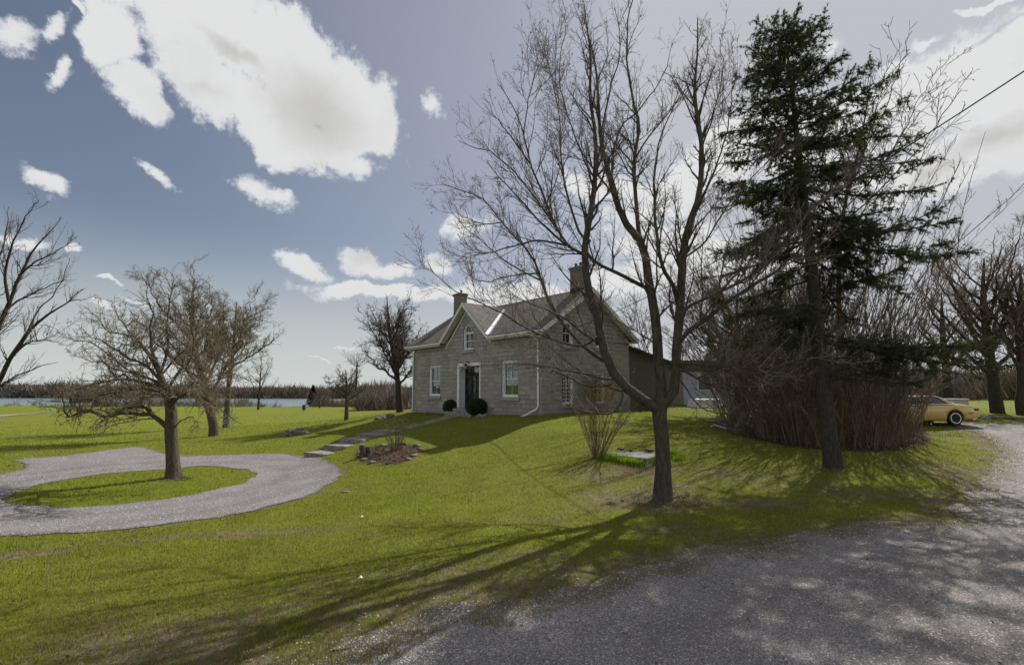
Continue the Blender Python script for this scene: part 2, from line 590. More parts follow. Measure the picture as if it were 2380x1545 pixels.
# dry and bare patches: centre (picture), radius along x and y in metres, weight
PATCH = [(1480, 1160, 1.9, 1.5, .75), (1380, 1100, 1.3, 1.6, .7), (1600, 1130, 1.6, 1.1, .6), (1500, 1090, .9, .9, .95), (1750, 1110, 2.4, 1.6, .55), (1900, 1130, 2.0, 1.2, .45),
         (560, 1240, 2.6, .35, .7), (300, 1262, 1.0, .25, .5), (850, 1135, 1.5, .5, .45), (1000, 1130, 2.0, 1.0, .3), (1250, 1210, 1.8, .7, .35), (30, 1290, .9, .4, .7),
         (1150, 1110, 1.6, 1.0, .3), (2220, 1090, 1.4, 2.2, .6), (2290, 1120, 1.0, 2.5, .8), (1560, 1180, .9, .5, .9), (1690, 1165, 1.1, .35, .95), (1820, 1170, 1.6, .5, .7), (2050, 1150, 1.8, .6, .65), (1600, 1230, 1.4, .35, .7), (1300, 1290, 1.2, .4, .6), (950, 1330, 1.3, .4, .45), (500, 1400, 1.2, .4, .5), (850, 1250, 1.2, .5, .3), (2140, 1010, 2.2, 1.0, .6)]
PATCH = [(*on_ground(a, b)[:2], c, d, e) for a, b, c, d, e in PATCH]


def vnoise(x, y, s, seed=0):
    """cheap smooth noise 0..1"""
    r = np.random.default_rng(seed)
    T = r.random((64, 64))
    u, v = x / s, y / s
    iu, iv = np.floor(u).astype(int), np.floor(v).astype(int)
    fu, fv = u - iu, v - iv
    fu, fv = fu * fu * (3 - 2 * fu), fv * fv * (3 - 2 * fv)
    a, b = T[iu % 64, iv % 64], T[(iu + 1) % 64, iv % 64]
    c, d = T[iu % 64, (iv + 1) % 64], T[(iu + 1) % 64, (iv + 1) % 64]
    return (a * (1 - fu) + b * fu) * (1 - fv) + (c * (1 - fu) + d * fu) * fv


def dryness(x, y, droad=None):
    if droad is None:
        droad = seg_dist(x, y, road_raw)
    v = np.zeros(x.shape)
    for (cx, cy, rx, ry, w) in PATCH:
        v = np.maximum(v, w * np.exp(-(((x - cx) / rx) ** 2 + ((y - cy) / ry) ** 2)))
    # worn verge along the road, wider towards the left foreground
    wv = 0.55 + 2.3 * np.clip((2 - x) / 7, 0, 1)
    v = np.maximum(v, 0.95 * np.exp(-(droad / wv) ** 2) * np.clip(.35 + 1.3 * vnoise(x, y, .8, 17), 0, 1))
    dd = seg_dist(x, y, drive_raw)
    v = np.maximum(v, .8 * np.exp(-(dd / .16) ** 2))
    di = seg_dist(x, y, isl_raw)
    v = np.maximum(v, .7 * np.exp(-(di / .12) ** 2))
    n = .5 * vnoise(x, y, 1.3, 1) + .3 * vnoise(x, y, .45, 2) + .2 * vnoise(x, y, .17, 3)
    return np.clip(v * (0.25 + 1.5 * n) + .5 * np.clip(n - .60, 0, 1), 0, 1)


def grass_fields(x, y):
    dr = seg_dist(x, y, road_raw)
    dry = dryness(x, y, dr)
    lush = .6 * vnoise(x, y, 3.1, 5) + .4 * vnoise(x, y, 1.1, 6)
    return dry, lush


def tensor_axis(lo, hi, step, far):
    a = list(np.arange(lo, hi + 1e-6, step))
    s, v = step, hi
    up = []
    while v < far:
        s *= 1.22
        v += s
        up.append(v)
    s, v = step, lo
    dn = []
    while v > -far:
        s *= 1.22
        v -= s
        dn.append(v)
    return np.array(dn[::-1] + a + up)


def mat_ground():
    m, g, b, o = new_mat("grass_ground")
    tc = g.n('ShaderNodeTexCoord').outputs['Object']
    at_ = g.n('ShaderNodeAttribute', attribute_name='cover')
    sp = g.n('ShaderNodeSeparateColor', ins={0: at_.outputs['Color']})
    dry, lush, bare = sp.outputs
    n1 = g.noise(tc, 1.1, 6.0, 0.6)
    n2 = g.noise(tc, 9.0, 6.0, 0.7)
    n3 = g.noise(tc, 60.0, 3.0, 0.7)
    c = g.mix(g.step(n1, .3, .7), (0.145, 0.165, 0.016), (0.195, 0.195, 0.028))
    c = g.mix(g.step(lush, .25, .8), c, (0.145, 0.182, 0.014))
    c = g.mix(g.step(n2, .45, .75, 0, .45), c, (0.215, 0.215, 0.045))
    c = g.mix(g.step(n3, .42, .7, 0, .5), c, (0.065, 0.085, 0.014))
    straw = g.mix(g.step(n3, .35, .65), (0.27, 0.225, 0.15), (0.14, 0.11, 0.07))
    straw = g.mix(g.step(g.noise(tc, 4.0, 6.0, .7), .42, .58), straw, (0.12, 0.125, 0.03))
    df = g.step(g.math('ADD', dry, g.math('MULTIPLY', g.math('SUBTRACT', n2, .5), .7)), .22, .75)
    c = g.mix(df, c, straw)
    mud = g.mix(g.step(n3, .4, .6), (0.060, 0.040, 0.026), (0.11, 0.075, 0.05))
    c = g.mix(bare, c, mud)
    # far slopes are brown winter woodland
    geo = g.n('ShaderNodeNewGeometry')
    pos = g.n('ShaderNodeSeparateXYZ', ins={0: geo.outputs['Position']})
    far = g.step(g.math('ADD', pos.outputs[1], g.math('MULTIPLY', g.noise(tc, .02, 4.0), 30.0)), 222.0, 236.0)
    c = g.mix(far, c, g.mix(g.noise(tc, .05, 5.0), (0.05, 0.045, 0.04), (0.11, 0.09, 0.07)))
    g.put(b.inputs['Base Color'], c)
    b.inputs['Roughness'].default_value = 0.95
    b.inputs['Specular IOR Level'].default_value = 0.1
    h = g.math('ADD', g.math('MULTIPLY', n3, .5), g.noise(tc, 25.0, 5.0, .75))
    bump(g, b, h, 0.05, 0.8)
    return m


def mat_gravel(name, c1, c2, c3):
    m, g, b, o = new_mat(name)
    tc = g.n('ShaderNodeTexCoord').outputs['Object']
    v = g.n('ShaderNodeTexVoronoi', ins={'Vector': tc, 'Scale': 48.0})
    v2 = g.n('ShaderNodeTexVoronoi', ins={'Vector': tc, 'Scale': 110.0})
    n1 = g.noise(tc, .8, 6.0, .6)
    n2 = g.noise(tc, 3.5, 6.0, .65)
    sepc = g.n('ShaderNodeSeparateColor', ins={0: v.outputs['Color']})
    sepd = g.n('ShaderNodeSeparateColor', ins={0: v2.outputs['Color']})
    c = g.mix(sepc.outputs[0], c1, c2)
    c = g.mix(g.math('MULTIPLY', sepd.outputs[0], .5), c, c3)
    c = g.mix(g.step(n1, .35, .7, 0, .45), c, tuple(np.array(c1) * .8 + np.array((.02, .012, 0))))
    c = g.mix(g.step(n2, .55, .75, 0, .35), c, (0.17, 0.135, 0.10))
    dk = g.step(v.outputs['Distance'], 0.35, 0.7, 0, .55)
    c = g.mix(dk, c, (0.05, 0.047, 0.045))
    tr = g.n('ShaderNodeSeparateColor', ins={0: g.n('ShaderNodeAttribute', attribute_name='track').outputs['Color']}).outputs[0]
    spx = g.n('ShaderNodeSeparateColor', ins={0: g.n('ShaderNodeAttribute', attribute_name='track').outputs['Color']}).outputs[1]
    ef = g.step(g.math('ADD', spx, g.math('MULTIPLY', g.math('SUBTRACT', g.noise(tc, 2.6, 6.0, .7), .5), 1.8)), .35, .95, 0, .85)
    soil = g.mix(g.step(g.noise(tc, 30.0, 4.0, .7), .4, .6), (.17, .14, .09), (.10, .09, .05))
    c = g.mix(ef, c, soil)
    trn = g.math('MULTIPLY', tr, g.step(g.noise(tc, 1.7, 4.0), .25, .6))
    c = g.mix(g.math('MULTIPLY', trn, .5), c, tuple(np.array(c1) * .62))
    c = g.mix(g.step(g.noise(tc, .35, 5.0, .65), .5, .7, 0, .30), c, tuple(np.array(c1) * .75))
    g.put(b.inputs['Base Color'], c)
    b.inputs['Roughness'].default_value = 0.9
    b.inputs['Specular IOR Level'].default_value = 0.2
    h = g.math('ADD', g.math('MULTIPLY', v.outputs['Distance'], -1.0), g.math('MULTIPLY', v2.outputs['Distance'], -.4))
    bump(g, b, h, 0.02, 0.9)
    return m


M = {}
M['ground'] = mat_ground()
M['drive'] = mat_gravel("driveway_gravel", (0.20, 0.185, 0.185), (0.36, 0.34, 0.34), (0.46, 0.44, 0.45))
M['road'] = mat_gravel("road_gravel", (0.23, 0.205, 0.19), (0.38, 0.35, 0.335), (0.50, 0.465, 0.445))


def build_ground():
    xs = tensor_axis(-30, 30, .3, 2600)
    ys = tensor_axis(-2, 40, .3, 2600)
    ys = ys[ys > -300]
    X, Y = np.meshgrid(xs, ys)
    Z = ground_z(X, Y)
    x, y = X.ravel(), Y.ravel()
    near = (np.abs(x) < 60) & (y < 90) & (y > -10)
    dry = np.full(x.shape, .12)
    lush = np.full(x.shape, .5)
    dry[near], lush[near] = grass_fields(x[near], y[near])
    bare = np.zeros(x.shape)
    for poly, w in ((bed_poly, 1.0), (hedge_poly, 1.0)):
        d = seg_dist(x[near], y[near], poly)
        s = np.where(pip(x[near], y[near], poly), 1, np.clip(1 - d / .25, 0, 1))
        bare[near] = np.maximum(bare[near], s * w)
    # soil strip at the foot of the walls
    d = seg_dist(x[near], y[near], house_poly)
    bare[near] = np.maximum(bare[near], np.clip(1.2 - d / .5, 0, 1) * .9)
    for (px, py, rr, w) in ((1530, 1165, .55, .9), (1935, 1090, .5, .7), (405, 1112, .45, .9), (1390, 1065, .4, .9), (1480, 1085, .8, .75), (1690, 1165, .5, .6)):
        c = on_ground(px, py)
        bare = np.maximum(bare, w * np.exp(-((x - c[0]) ** 2 + (y - c[1]) ** 2) / rr ** 2))
    V = np.stack([x, y, Z.ravel()], 1)
    ny, nx = X.shape
    i = np.arange(ny * nx).reshape(ny, nx)
    Fq = np.stack([i[:-1, :-1], i[:-1, 1:], i[1:, 1:], i[1:, :-1]], -1).reshape(-1, 4)
    o = np_mesh("ground", V, [Fq], M['ground'], smooth=True, vcol={'cover': np.stack([dry, lush, bare], 1)})
    tag(o, kind='structure')


def sheet(name, poly, mat, holes=(), cell=.24, lift=.012):
    """flat covering following the ground inside an outline"""
    poly = [tuple(p) for p in poly]
    verts = [Vector(p) for p in poly]
    edges = [(k, (k + 1) % len(poly)) for k in range(len(poly))]
    for h in holes:
        s = len(verts)
        verts += [Vector(p) for p in h]
        edges += [(s + k, s + (k + 1) % len(h)) for k in range(len(h))]
    pa = np.array(poly)
    lo, hi = pa.min(0), pa.max(0)
    gx, gy = np.meshgrid(np.arange(lo[0], hi[0], cell), np.arange(lo[1], hi[1], cell))
    gx, gy = gx.ravel() + .017, gy.ravel() + .013
    keep = pip(gx, gy, pa) & (seg_dist(gx, gy, pa) > cell * .3) & (np.hypot(gx, gy - 10) < 90)
    for h in holes:
        keep &= ~pip(gx, gy, h)
        keep &= seg_dist(gx, gy, h) > cell * .3
    verts += [Vector((a, b)) for a, b in zip(gx[keep], gy[keep])]
    vo, eo, fo, *_ = geometry.delaunay_2d_cdt(verts, edges, [], 0, 1e-5)
    vo = np.array([tuple(v) for v in vo])
    fo = np.array([f for f in fo if len(f) == 3])
    cen = vo[fo].mean(1)
    k = pip(cen[:, 0], cen[:, 1], pa)
    for h in holes:
        k &= ~pip(cen[:, 0], cen[:, 1], h)
    fo = fo[k]
    z = ground_z(vo[:, 0], vo[:, 1])
    V = np.column_stack([vo, z + lift])
    ds = seg_dist(vo[:, 0], vo[:, 1], isl_raw if name == 'driveway' else road_raw)
    s_ = (.95, 2.35) if name == 'driveway' else (1.6, 3.2)
    trk = np.exp(-((ds - s_[0]) / .22) ** 2) + np.exp(-((ds - s_[1]) / .22) ** 2)
    o = np_mesh(name, V, [fo], mat, smooth=True, vcol={'track': np.column_stack([trk, np.exp(-(seg_dist(vo[:, 0], vo[:, 1], pa) / (.62 if name == 'road' else .16)) ** 2), trk * 0])})
    tag(o, kind='structure')
    return o


build_ground()
sheet("driveway", drive_poly, M['drive'], holes=[isl_poly], lift=.014)
sheet("road", road_poly, M['road'], lift=.014)
tk = np.array([on_ground(*p)[:2] for p in [(-160, 972), (0, 964), (60, 960), (130, 956), (132, 958.5), (60, 963), (0, 968), (-160, 978)]])
sheet("path", refine(tk, 1.0, .1, 8), M['road'], lift=.03, cell=1.0)

# lake
m, g, b, o_ = new_mat("lake_water")
g.put(b.inputs['Base Color'], (0.10, 0.16, 0.17))
b.inputs['Roughness'].default_value = .25
tcw = g.n('ShaderNodeTexCoord').outputs['Object']
bump(g, b, g.noise(tcw, 1.2, 5.0, .6), .25, .6)
M['water'] = m
lk = MB()
lk.prism([(-900, 100, -2.4), (20, 100, -2.4), (20, 300, -2.4), (-900, 300, -2.4)], (0, 0, .95))
tag(lk.build("water", M['water']), kind='structure')


# ------------------------------------------------------------------ grass blades and road stones (uncountable)
def tri_blades(P, H, W, lean, colr, name, mat, zoff=-.004):
    n = len(P)
    a = rng.random(n) * 2 * math.pi
    wx, wy = np.cos(a) * W / 2, np.sin(a) * W / 2
    la = rng.random(n) * 2 * math.pi
    lx, ly = np.cos(la) * lean * H, np.sin(la) * lean * H
    V = np.empty((n, 3, 3))
    V[:, 0] = np.column_stack([P[:, 0] - wx, P[:, 1] - wy, P[:, 2] + zoff])
    V[:, 1] = np.column_stack([P[:, 0] + wx, P[:, 1] + wy, P[:, 2] + zoff])
    V[:, 2] = np.column_stack([P[:, 0] + lx, P[:, 1] + ly, P[:, 2] + H])
    Fi = np.arange(n * 3).reshape(n, 3)
    return np_mesh(name, V, [Fi], mat, vcol={'col': np.repeat(colr, 3, 0)})


def build_grass(N=680000):
    r = np.random.default_rng(11)
    d = 3.3 * (75 / 3.3) ** r.random(N)
    th = (r.random(N) - .5) * R(118)
    x, y = d * np.sin(th), d * np.cos(th)
    bare = pip(x, y, road_poly)
    dpoly = seg_dist(x, y, road_poly)
    fringe = np.exp(-(dpoly / .40) ** 2) * np.clip((vnoise(x, y, .35, 9) - .38) * 4, 0, 1)
    tuft = np.zeros(N, bool)
    for (tx, ty, tr) in ((1140, 1452, .20), (940, 1490, .22), (1010, 1470, .16), (880, 1515, .2), (1345, 1345, .15), (1700, 1265, .2), (1560, 1415, .05), (1950, 1235, .2), (1750, 1300, .12), (820, 1530, .2), (2020, 1300, .08)):
        c_ = on_ground(tx, ty)
        tuft |= np.hypot(x - c_[0], (y - c_[1]) * 1.6) < tr * (.4 + 1.2 * vnoise(x, y, .12, 31))
    keep = (~bare) | (bare & ((r.random(N) < fringe * .8) | (tuft & (r.random(N) < .8))))
    keep &= r.random(N) < np.clip(1.25 - d / 50, .12, 1)
    de = np.minimum(seg_dist(x, y, drive_raw), seg_dist(x, y, isl_raw))
    keep &= ~(pip(x, y, drive_poly) & ~pip(x, y, isl_poly) & (r.random(N) > .005 + .8 * np.exp(-(de / .14) ** 2) * (vnoise(x, y, .3, 51) > .5)))
    keep &= ~(pip(x, y, house_poly)) & ~pip(x, y, bed_poly) & ~pip(x, y, hedge_poly)
    x, y, d = x[keep], y[keep], d[keep]
    onroad = bare[keep]
    dry, lush = grass_fields(x, y)
    n = len(x)
    thin = (dry > .55) & ~onroad
    keep = ~(thin & (r.random(n) < (dry - .40) * .75))
    x, y, d, dry, lush, onroad = x[keep], y[keep], d[keep], dry[keep], lush[keep], onroad[keep]
    n = len(x)
    z = ground_z(x, y) + np.where(onroad, .012, 0)
    H = (.022 + .03 * r.random(n)) * (.7 + .6 * lush) * (1 - .25 * dry) * (1 + .02 * np.clip(d - 8, 0, 40))
    H = np.where(onroad, H * 1.2, H)
    H *= np.where(r.random(n) < .012, 1.7, 1)
    W = (.0042 + .0009 * d) * (.7 + .6 * r.random(n))
    g1 = np.array([0.185, 0.212, 0.022])
    g2 = np.array([0.258, 0.256, 0.042])
    g3 = np.array([0.105, 0.138, 0.015])
    s1 = np.array([0.26, 0.20, 0.10])
    s2 = np.array([0.17, 0.125, 0.07])
    k = r.random((n, 1))
    c = g1 * (1 - k) + g2 * k
    c = np.where(r.random((n, 1)) < .22, g3, c)
    lu = np.clip(lush[:, None] * 1.5 - .4, 0, 1)
    c = c * (1 - .35 * lu) + np.array([.165, .225, .012]) * .35 * lu
    sd = (r.random(n) < np.clip(dry * 1.0 * (.35 + 1.3 * vnoise(x, y, .22, 41)) + .08, 0, .93))[:, None]
    st = s1 * k + s2 * (1 - k)
    c = np.where(sd, st, c)
    c = c * (.75 + .5 * r.random((n, 1))) * (.80 + .40 * vnoise(x, y, .5, 42) * (.6 + .8 * vnoise(x, y, 2.4, 43)))[:, None]
    m = mat_leafy("grass_blades", None, None, .5, attr='col')
    o = tri_blades(np.column_stack([x, y, z]), H, W, .55 * r.random(n) + .1, c, "grass", m)
    tag(o, "short spring grass of the lawn with straw-coloured dry patches", "grass", kind='stuff')


build_grass()


def build_stones(N=95000):
    """loose stones on road and driveway"""
    r = np.random.default_rng(5)
    d = 3.4 * (34 / 3.4) ** r.random(N * 5)
    th = (r.random(N * 5) - .5) * R(112)
    x, y = d * np.sin(th), d * np.cos(th)
    inr = pip(x, y, road_poly)
    spill = (seg_dist(x, y, road_poly) < .5) & (r.random(N * 5) < .15)
    ind = pip(x, y, drive_poly) & ~pip(x, y, isl_poly)
    k = inr | ind | (spill & (r.random(N * 5) < .5))
    x, y, d, ind = x[k][:N], y[k][:N], d[k][:N], ind[k][:N]
    n = len(x)
    z = ground_z(x, y) + .014
    base = np.array([[1, 0, 0], [0, 1, 0], [-1, 0, 0], [0, -1, 0], [0, 0, 1], [0, 0, -1]], float)
    F0 = np.array([[0, 1, 4], [1, 2, 4], [2, 3, 4], [3, 0, 4]])
    s = (.0035 + .007 * r.random(n) ** 2.2) * (1 + .05 * d)
    B = base[:5][None] * (s[:, None, None] * (.7 + .6 * r.random((n, 5, 1))))
    a = r.random(n) * 6.283
    ca, sa = np.cos(a)[:, None], np.sin(a)[:, None]
    bx = B[..., 0] * ca - B[..., 1] * sa
    by = B[..., 0] * sa + B[..., 1] * ca
    V = np.stack([bx + x[:, None], by + y[:, None], B[..., 2] * .7 + z[:, None]], -1)
    Fi = (F0[None] + (np.arange(n) * 5)[:, None, None]).reshape(-1, 3)
    v = .12 + .42 * r.random((n, 1)) ** 1.4
    c = v * np.where(r.random((n, 1)) < .25, np.array([1.1, .93, .78]), np.array([1, .97, .98]))
    m, g, b, o = new_mat("stones")
    g.put(b.inputs['Base Color'], g.n('ShaderNodeAttribute', attribute_name='col').outputs['Color'])
    b.inputs['Roughness'].default_value = .75
    o = np_mesh("gravel", V, [Fi], m, vcol={'col': np.repeat(c, 5, 0)})
    tag(o, "loose grey gravel stones scattered on the road and the driveway", "gravel", kind='stuff')


build_stones()
# ------------------------------------------------------------------ building materials
def mat_stone_wall():
    m, g, b, o = new_mat("limestone_wall")
    tc = g.n('ShaderNodeTexCoord')
    uv = g.n('ShaderNodeUVMap', uv_map='UVMap').outputs[0]
    wob = g.noise(uv, 2.3, 4.0, .6, out=1)
    uvw = g.n('ShaderNodeVectorMath', operation='MULTIPLY_ADD', ins={0: wob, 1: (.055, .045, 0), 2: uv}).outputs[0]
    def bricks(w, h, ms):
        br = g.n('ShaderNodeTexBrick', ins={'Vector': uvw, 'Scale': 1.0, 'Mortar Size': ms, 'Mortar Smooth': .3, 'Bias': 0.0,
                                            'Brick Width': w, 'Row Height': h, 'Color1': (0, 0, 0, 1), 'Color2': (1, 1, 1, 1), 'Mortar': (.5, .5, .5, 1)})
        br.offset = .43
        br.squash = .7
        br.squash_frequency = 3
        return br
    br = bricks(.55, .225, .010)
    n1 = g.noise(uv, .9, 5.0, .6)
    n2 = g.noise(uv, 7.0, 6.0, .7)
    n3 = g.noise(uv, 40.0, 4.0, .7)
    st = g.mix(br.outputs[0], (0.25, 0.226, 0.210), (0.40, 0.368, 0.34))
    st = g.mix(g.step(n2, .3, .7, 0, .55), st, (0.31, 0.30, 0.285))
    st = g.mix(g.step(n1, .45, .75, 0, .5), st, (0.22, 0.21, 0.195))
    st = g.mix(g.step(n3, .5, .8, 0, .3), st, (0.21, 0.195, 0.18))
    # weathered mortar: partly pale, partly open and dark
    mo = g.mix(g.step(n1, .42, .56), (0.36, 0.35, 0.33), (0.07, 0.066, 0.06))
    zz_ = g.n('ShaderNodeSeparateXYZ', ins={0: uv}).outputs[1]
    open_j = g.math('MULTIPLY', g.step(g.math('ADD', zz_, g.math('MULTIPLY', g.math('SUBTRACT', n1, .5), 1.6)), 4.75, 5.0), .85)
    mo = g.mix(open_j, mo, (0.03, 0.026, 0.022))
    c = g.mix(br.outputs[1], st, mo)
    g.put(b.inputs['Base Color'], c)
    b.inputs['Roughness'].default_value = .92
    b.inputs['Specular IOR Level'].default_value = .2
    h = g.math('SUBTRACT', g.math('ADD', g.math('MULTIPLY', n2, .5), g.math('MULTIPLY', n3, .25)), g.math('MULTIPLY', br.outputs[1], .6))
    bump(g, b, h, .03, .9)
    return m


def mat_shingles():
    m, g, b, o = new_mat("roof_shingles")
    uv = g.n('ShaderNodeUVMap', uv_map='UVMap').outputs[0]
    br = g.n('ShaderNodeTexBrick', ins={'Vector': uv, 'Scale': 1.0, 'Mortar Size': .012, 'Mortar Smooth': .5, 'Brick Width': .28, 'Row Height': .135,
                                        'Color1': (0, 0, 0, 1), 'Color2': (1, 1, 1, 1), 'Mortar': (.0, .0, .0, 1)})
    n1 = g.noise(uv, 1.2, 5.0, .6)
    n2 = g.noise(uv, 30.0, 4.0, .7)
    c = g.mix(br.outputs[0], (0.095, 0.080, 0.074), (0.18, 0.155, 0.14))
    c = g.mix(g.step(n1, .35, .7, 0, .5), c, (0.125, 0.11, 0.10))
    c = g.mix(g.step(n2, .45, .75, 0, .4), c, (0.27, 0.23, 0.2))
    c = g.mix(br.outputs[1], c, (0.045, 0.036, 0.032))
    g.put(b.inputs['Base Color'], c)
    b.inputs['Roughness'].default_value = .9
    b.inputs['Specular IOR Level'].default_value = .25
    bump(g, b, g.math('SUBTRACT', g.math('MULTIPLY', n2, .5), br.outputs[1]), .02, .8)
    return m


def mat_brick():
    m, g, b, o = new_mat("chimney_brick")
    uv = g.n('ShaderNodeUVMap', uv_map='UVMap').outputs[0]
    br = g.n('ShaderNodeTexBrick', ins={'Vector': uv, 'Scale': 1.0, 'Mortar Size': .008, 'Brick Width': .21, 'Row Height': .072,
                                        'Color1': (0.15, 0.12, 0.092, 1), 'Color2': (0.22, 0.185, 0.145, 1), 'Mortar': (.20, .18, .155, 1)})
    n2 = g.noise(uv, 12.0, 4.0, .7)
    g.put(b.inputs['Base Color'], g.mix(g.step(n2, .4, .8, 0, .5), br.outputs[0], (0.13, 0.10, 0.08)))
    b.inputs['Roughness'].default_value = .9
    bump(g, b, g.math('SUBTRACT', g.math('MULTIPLY', n2, .5), br.outputs[1]), .012, .8)
    return m


def mat_glass(name="window_glass"):
    m = bpy.data.materials.new(name)
    m.use_nodes = True
    g = NT(m.node_tree)
    out = g.n('ShaderNodeOutputMaterial')
    tr = g.n('ShaderNodeBsdfTransparent', ins={0: (.75, .78, .78, 1)})
    gl = g.n('ShaderNodeBsdfGlossy', ins={0: (.9, .92, .95, 1), 'Roughness': .02})
    tc = g.n('ShaderNodeTexCoord').outputs['Object']
    bm = g.n('ShaderNodeBump', ins={'Height': g.noise(tc, 1.4, 2.0), 'Distance': .012, 'Strength': .5})
    g.t.links.new(bm.outputs[0], gl.inputs['Normal'])
    fr = g.n('ShaderNodeFresnel', ins={0: 1.5})
    mx = g.n('ShaderNodeMixShader', ins={0: g.math('ADD', g.math('MULTIPLY', fr.outputs[0], .5), .0), 1: tr.outputs[0], 2: gl.outputs[0]})
    g.t.links.new(mx.outputs[0], out.inputs[0])
    return m


M['stone'] = mat_stone_wall()
M['shingle'] = mat_shingles()
M['brick'] = mat_brick()
M['glass'] = mat_glass()
M['white'] = mat_plain("white_paint", (.74, .74, .74), .55, .07, 5, bmp=.002)
M['cream'] = mat_plain("cream_trim_paint", (.60, .59, .55), .6, .10, 4, bmp=.003)
M['black'] = mat_plain("black_door_paint", (.016, .016, .018), .35, .2, 4)
M['iron'] = mat_plain("black_iron", (.02, .02, .022), .5, .2, 8, metal=.3)
M['sill'] = mat_plain("stone_sill", (.30, .29, .27), .85, .15, 9, bmp=.01)
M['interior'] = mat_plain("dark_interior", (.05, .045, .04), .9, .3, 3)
M['curtain'] = mat_plain("curtain_cloth", (.16, .10, .085), .9, .25, 12)
M['lace'] = mat_plain("pale_lace_curtain", (.36, .35, .34), .9, .2, 20)
M['flash'] = mat_plain("bare_metal_flashing", (.80, .80, .82), .22, .04, 5, metal=.75, spec=.8)
M['concrete'] = mat_plain("concrete", (.20, .185, .17), .9, .18, 3, bmp=.01)
M['flag'] = mat_plain("weathered_limestone", (.235, .22, .20), .92, .45, 7, bmp=.02)
M['rock'] = mat_plain("mossy_rock", (.15, .14, .12), .92, .5, 7, bmp=.03)
M['darkrock'] = mat_plain("dark_weathered_stone", (.10, .08, .065), .92, .4, 9, bmp=.02)
M['lamp_glass'] = mat_plain("pale_green_lamp_glass", (.30, .36, .28), .2, .1, 8)

house = empty('stone_house', (HO[0], HO[1], 0.0), -HTH)
tag(house, "grey limestone farmhouse with a steep centre gable and white trimmed windows", "house")
CEN = 6.24
SL = .6456
ZE = 5.42
ZR = 7.97


def uv_planar(o, ax=None):
    """box-projected UVs in metres so that courses line up with the wall"""
    me = o.data
    uvl = me.uv_layers.new(name='UVMap')
    for p in me.polygons:
        n = p.normal
        for li in p.loop_indices:
            c = me.vertices[me.loops[li].vertex_index].co
            if abs(n.z) > .93:
                uvl.data[li].uv = (c.x, c.y)
            elif abs(n.y) >= abs(n.x):
                k = math.hypot(n.y, n.z)
                uvl.data[li].uv = (c.x, c.z / max(abs(n.y) / max(k, 1e-6), .3) if ax else c.z)
            else:
                k = math.hypot(n.x, n.z)
                uvl.data[li].uv = (c.y, c.z / max(abs(n.x) / max(k, 1e-6), .3) if ax else c.z)
    return o


def wall_panel(name, outline, holes, to3, thick, mat, parent):
    """outline/holes in wall coordinates (u, z); to3(u, z, d) with d = depth into the wall"""
    polys = [[Vector((u, z, 0)) for u, z in outline]] + [[Vector((u, z, 0)) for u, z in h] for h in holes]
    tris = geometry.tessellate_polygon(polys)
    flat = [p for pl in polys for p in pl]
    bm = bmesh.new()
    fr = [bm.verts.new(to3(p.x, p.y, 0)) for p in flat]
    bk = [bm.verts.new(to3(p.x, p.y, thick)) for p in flat]
    for a, b_, c in tris:
        try:
            bm.faces.new((fr[a], fr[b_], fr[c]))
            bm.faces.new((bk[c], bk[b_], bk[a]))
        except ValueError:
            pass
    s = 0
    for pl in polys:
        n = len(pl)
        for i in range(n):
            j = (i + 1) % n
            bm.faces.new((fr[s + i], bk[s + i], bk[s + j], fr[s + j]))
        s += n
    bmesh.ops.recalc_face_normals(bm, faces=bm.faces)
    me = bpy.data.meshes.new(name)
    bm.to_mesh(me)
    bm.free()
    me.materials.append(mat)
    o = bpy.data.objects.new(name, me)
    o.parent = parent
    col.objects.link(o)
    return uv_planar(o)


def rect(u0, u1, z0, z1):
    return [(u0, z0), (u1, z0), (u1, z1), (u0, z1)]


def arch_pts(u0, u1, z0, zs, zt, n=12):
    c, r = (u0 + u1) / 2, (u1 - u0) / 2
    pts = [(u0, z0), (u1, z0)]
    for k in range(n + 1):
        a = math.pi * k / n
        pts.append((c + r * math.cos(a), zs + (zt - zs) * math.sin(a)))
    return pts


def front3(u, z, d): return (u, d, z)
def side3(u, z, d): return (HL - d, u, z)
def left3(u, z, d): return (d, u, z)
def back3(u, z, d): return (u, HW - d, z)


WT = .42
wtop = lambda y: ZE - .17 + SL * (min(y, HW - y) + .4)
gz_top = lambda u: 7.28 - abs(u - CEN) * .90
LW = (1.96, 3.34, 2.10, 4.02)
RW = (9.34, 10.68, 2.11, 4.03)
DR = (5.27, 7.53, 1.42, 4.02)
AW = (5.74, 6.76, 4.80, 5.80, 6.32)
zt = wtop(0) - .05
un = (gz_top(CEN) - zt) / .90
out = [(0, .3), (HL, .3), (HL, zt), (CEN + un, zt), (CEN, gz_top(CEN)), (CEN - un, zt), (0, zt)]
wall_panel('front_wall', out, [rect(*LW), rect(*RW), rect(*DR), arch_pts(*AW)], front3, WT, M['stone'], house)
SW1 = (1.55, 2.36, 4.78, 6.06)
SW2 = (4.15, 4.96, 4.78, 6.06)
SW3 = (1.45, 2.35, 1.75, 3.43)
SW4 = (3.95, 4.85, 1.75, 3.43)
e = .003
gout = [(WT + e, .3), (HW - WT - e, .3), (HW - WT - e, wtop(WT)), (HW / 2, wtop(HW / 2)), (WT + e, wtop(WT))]
wall_panel('gable_wall', gout, [rect(*SW1), rect(*SW2), rect(*SW3), rect(*SW4)], side3, WT, M['stone'], house)
wall_panel('gable_wall', gout, [], left3, WT, M['stone'], house)
wall_panel('back_wall', [(0, .3), (HL, .3), (HL, zt), (0, zt)], [rect(2.2, 3.3, 2.3, 4.0)], back3, WT, M['stone'], house)
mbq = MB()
mbq.box(WT + .02, HL - WT - .02, WT + .02, HW - WT - .02, 1.32, 1.38)
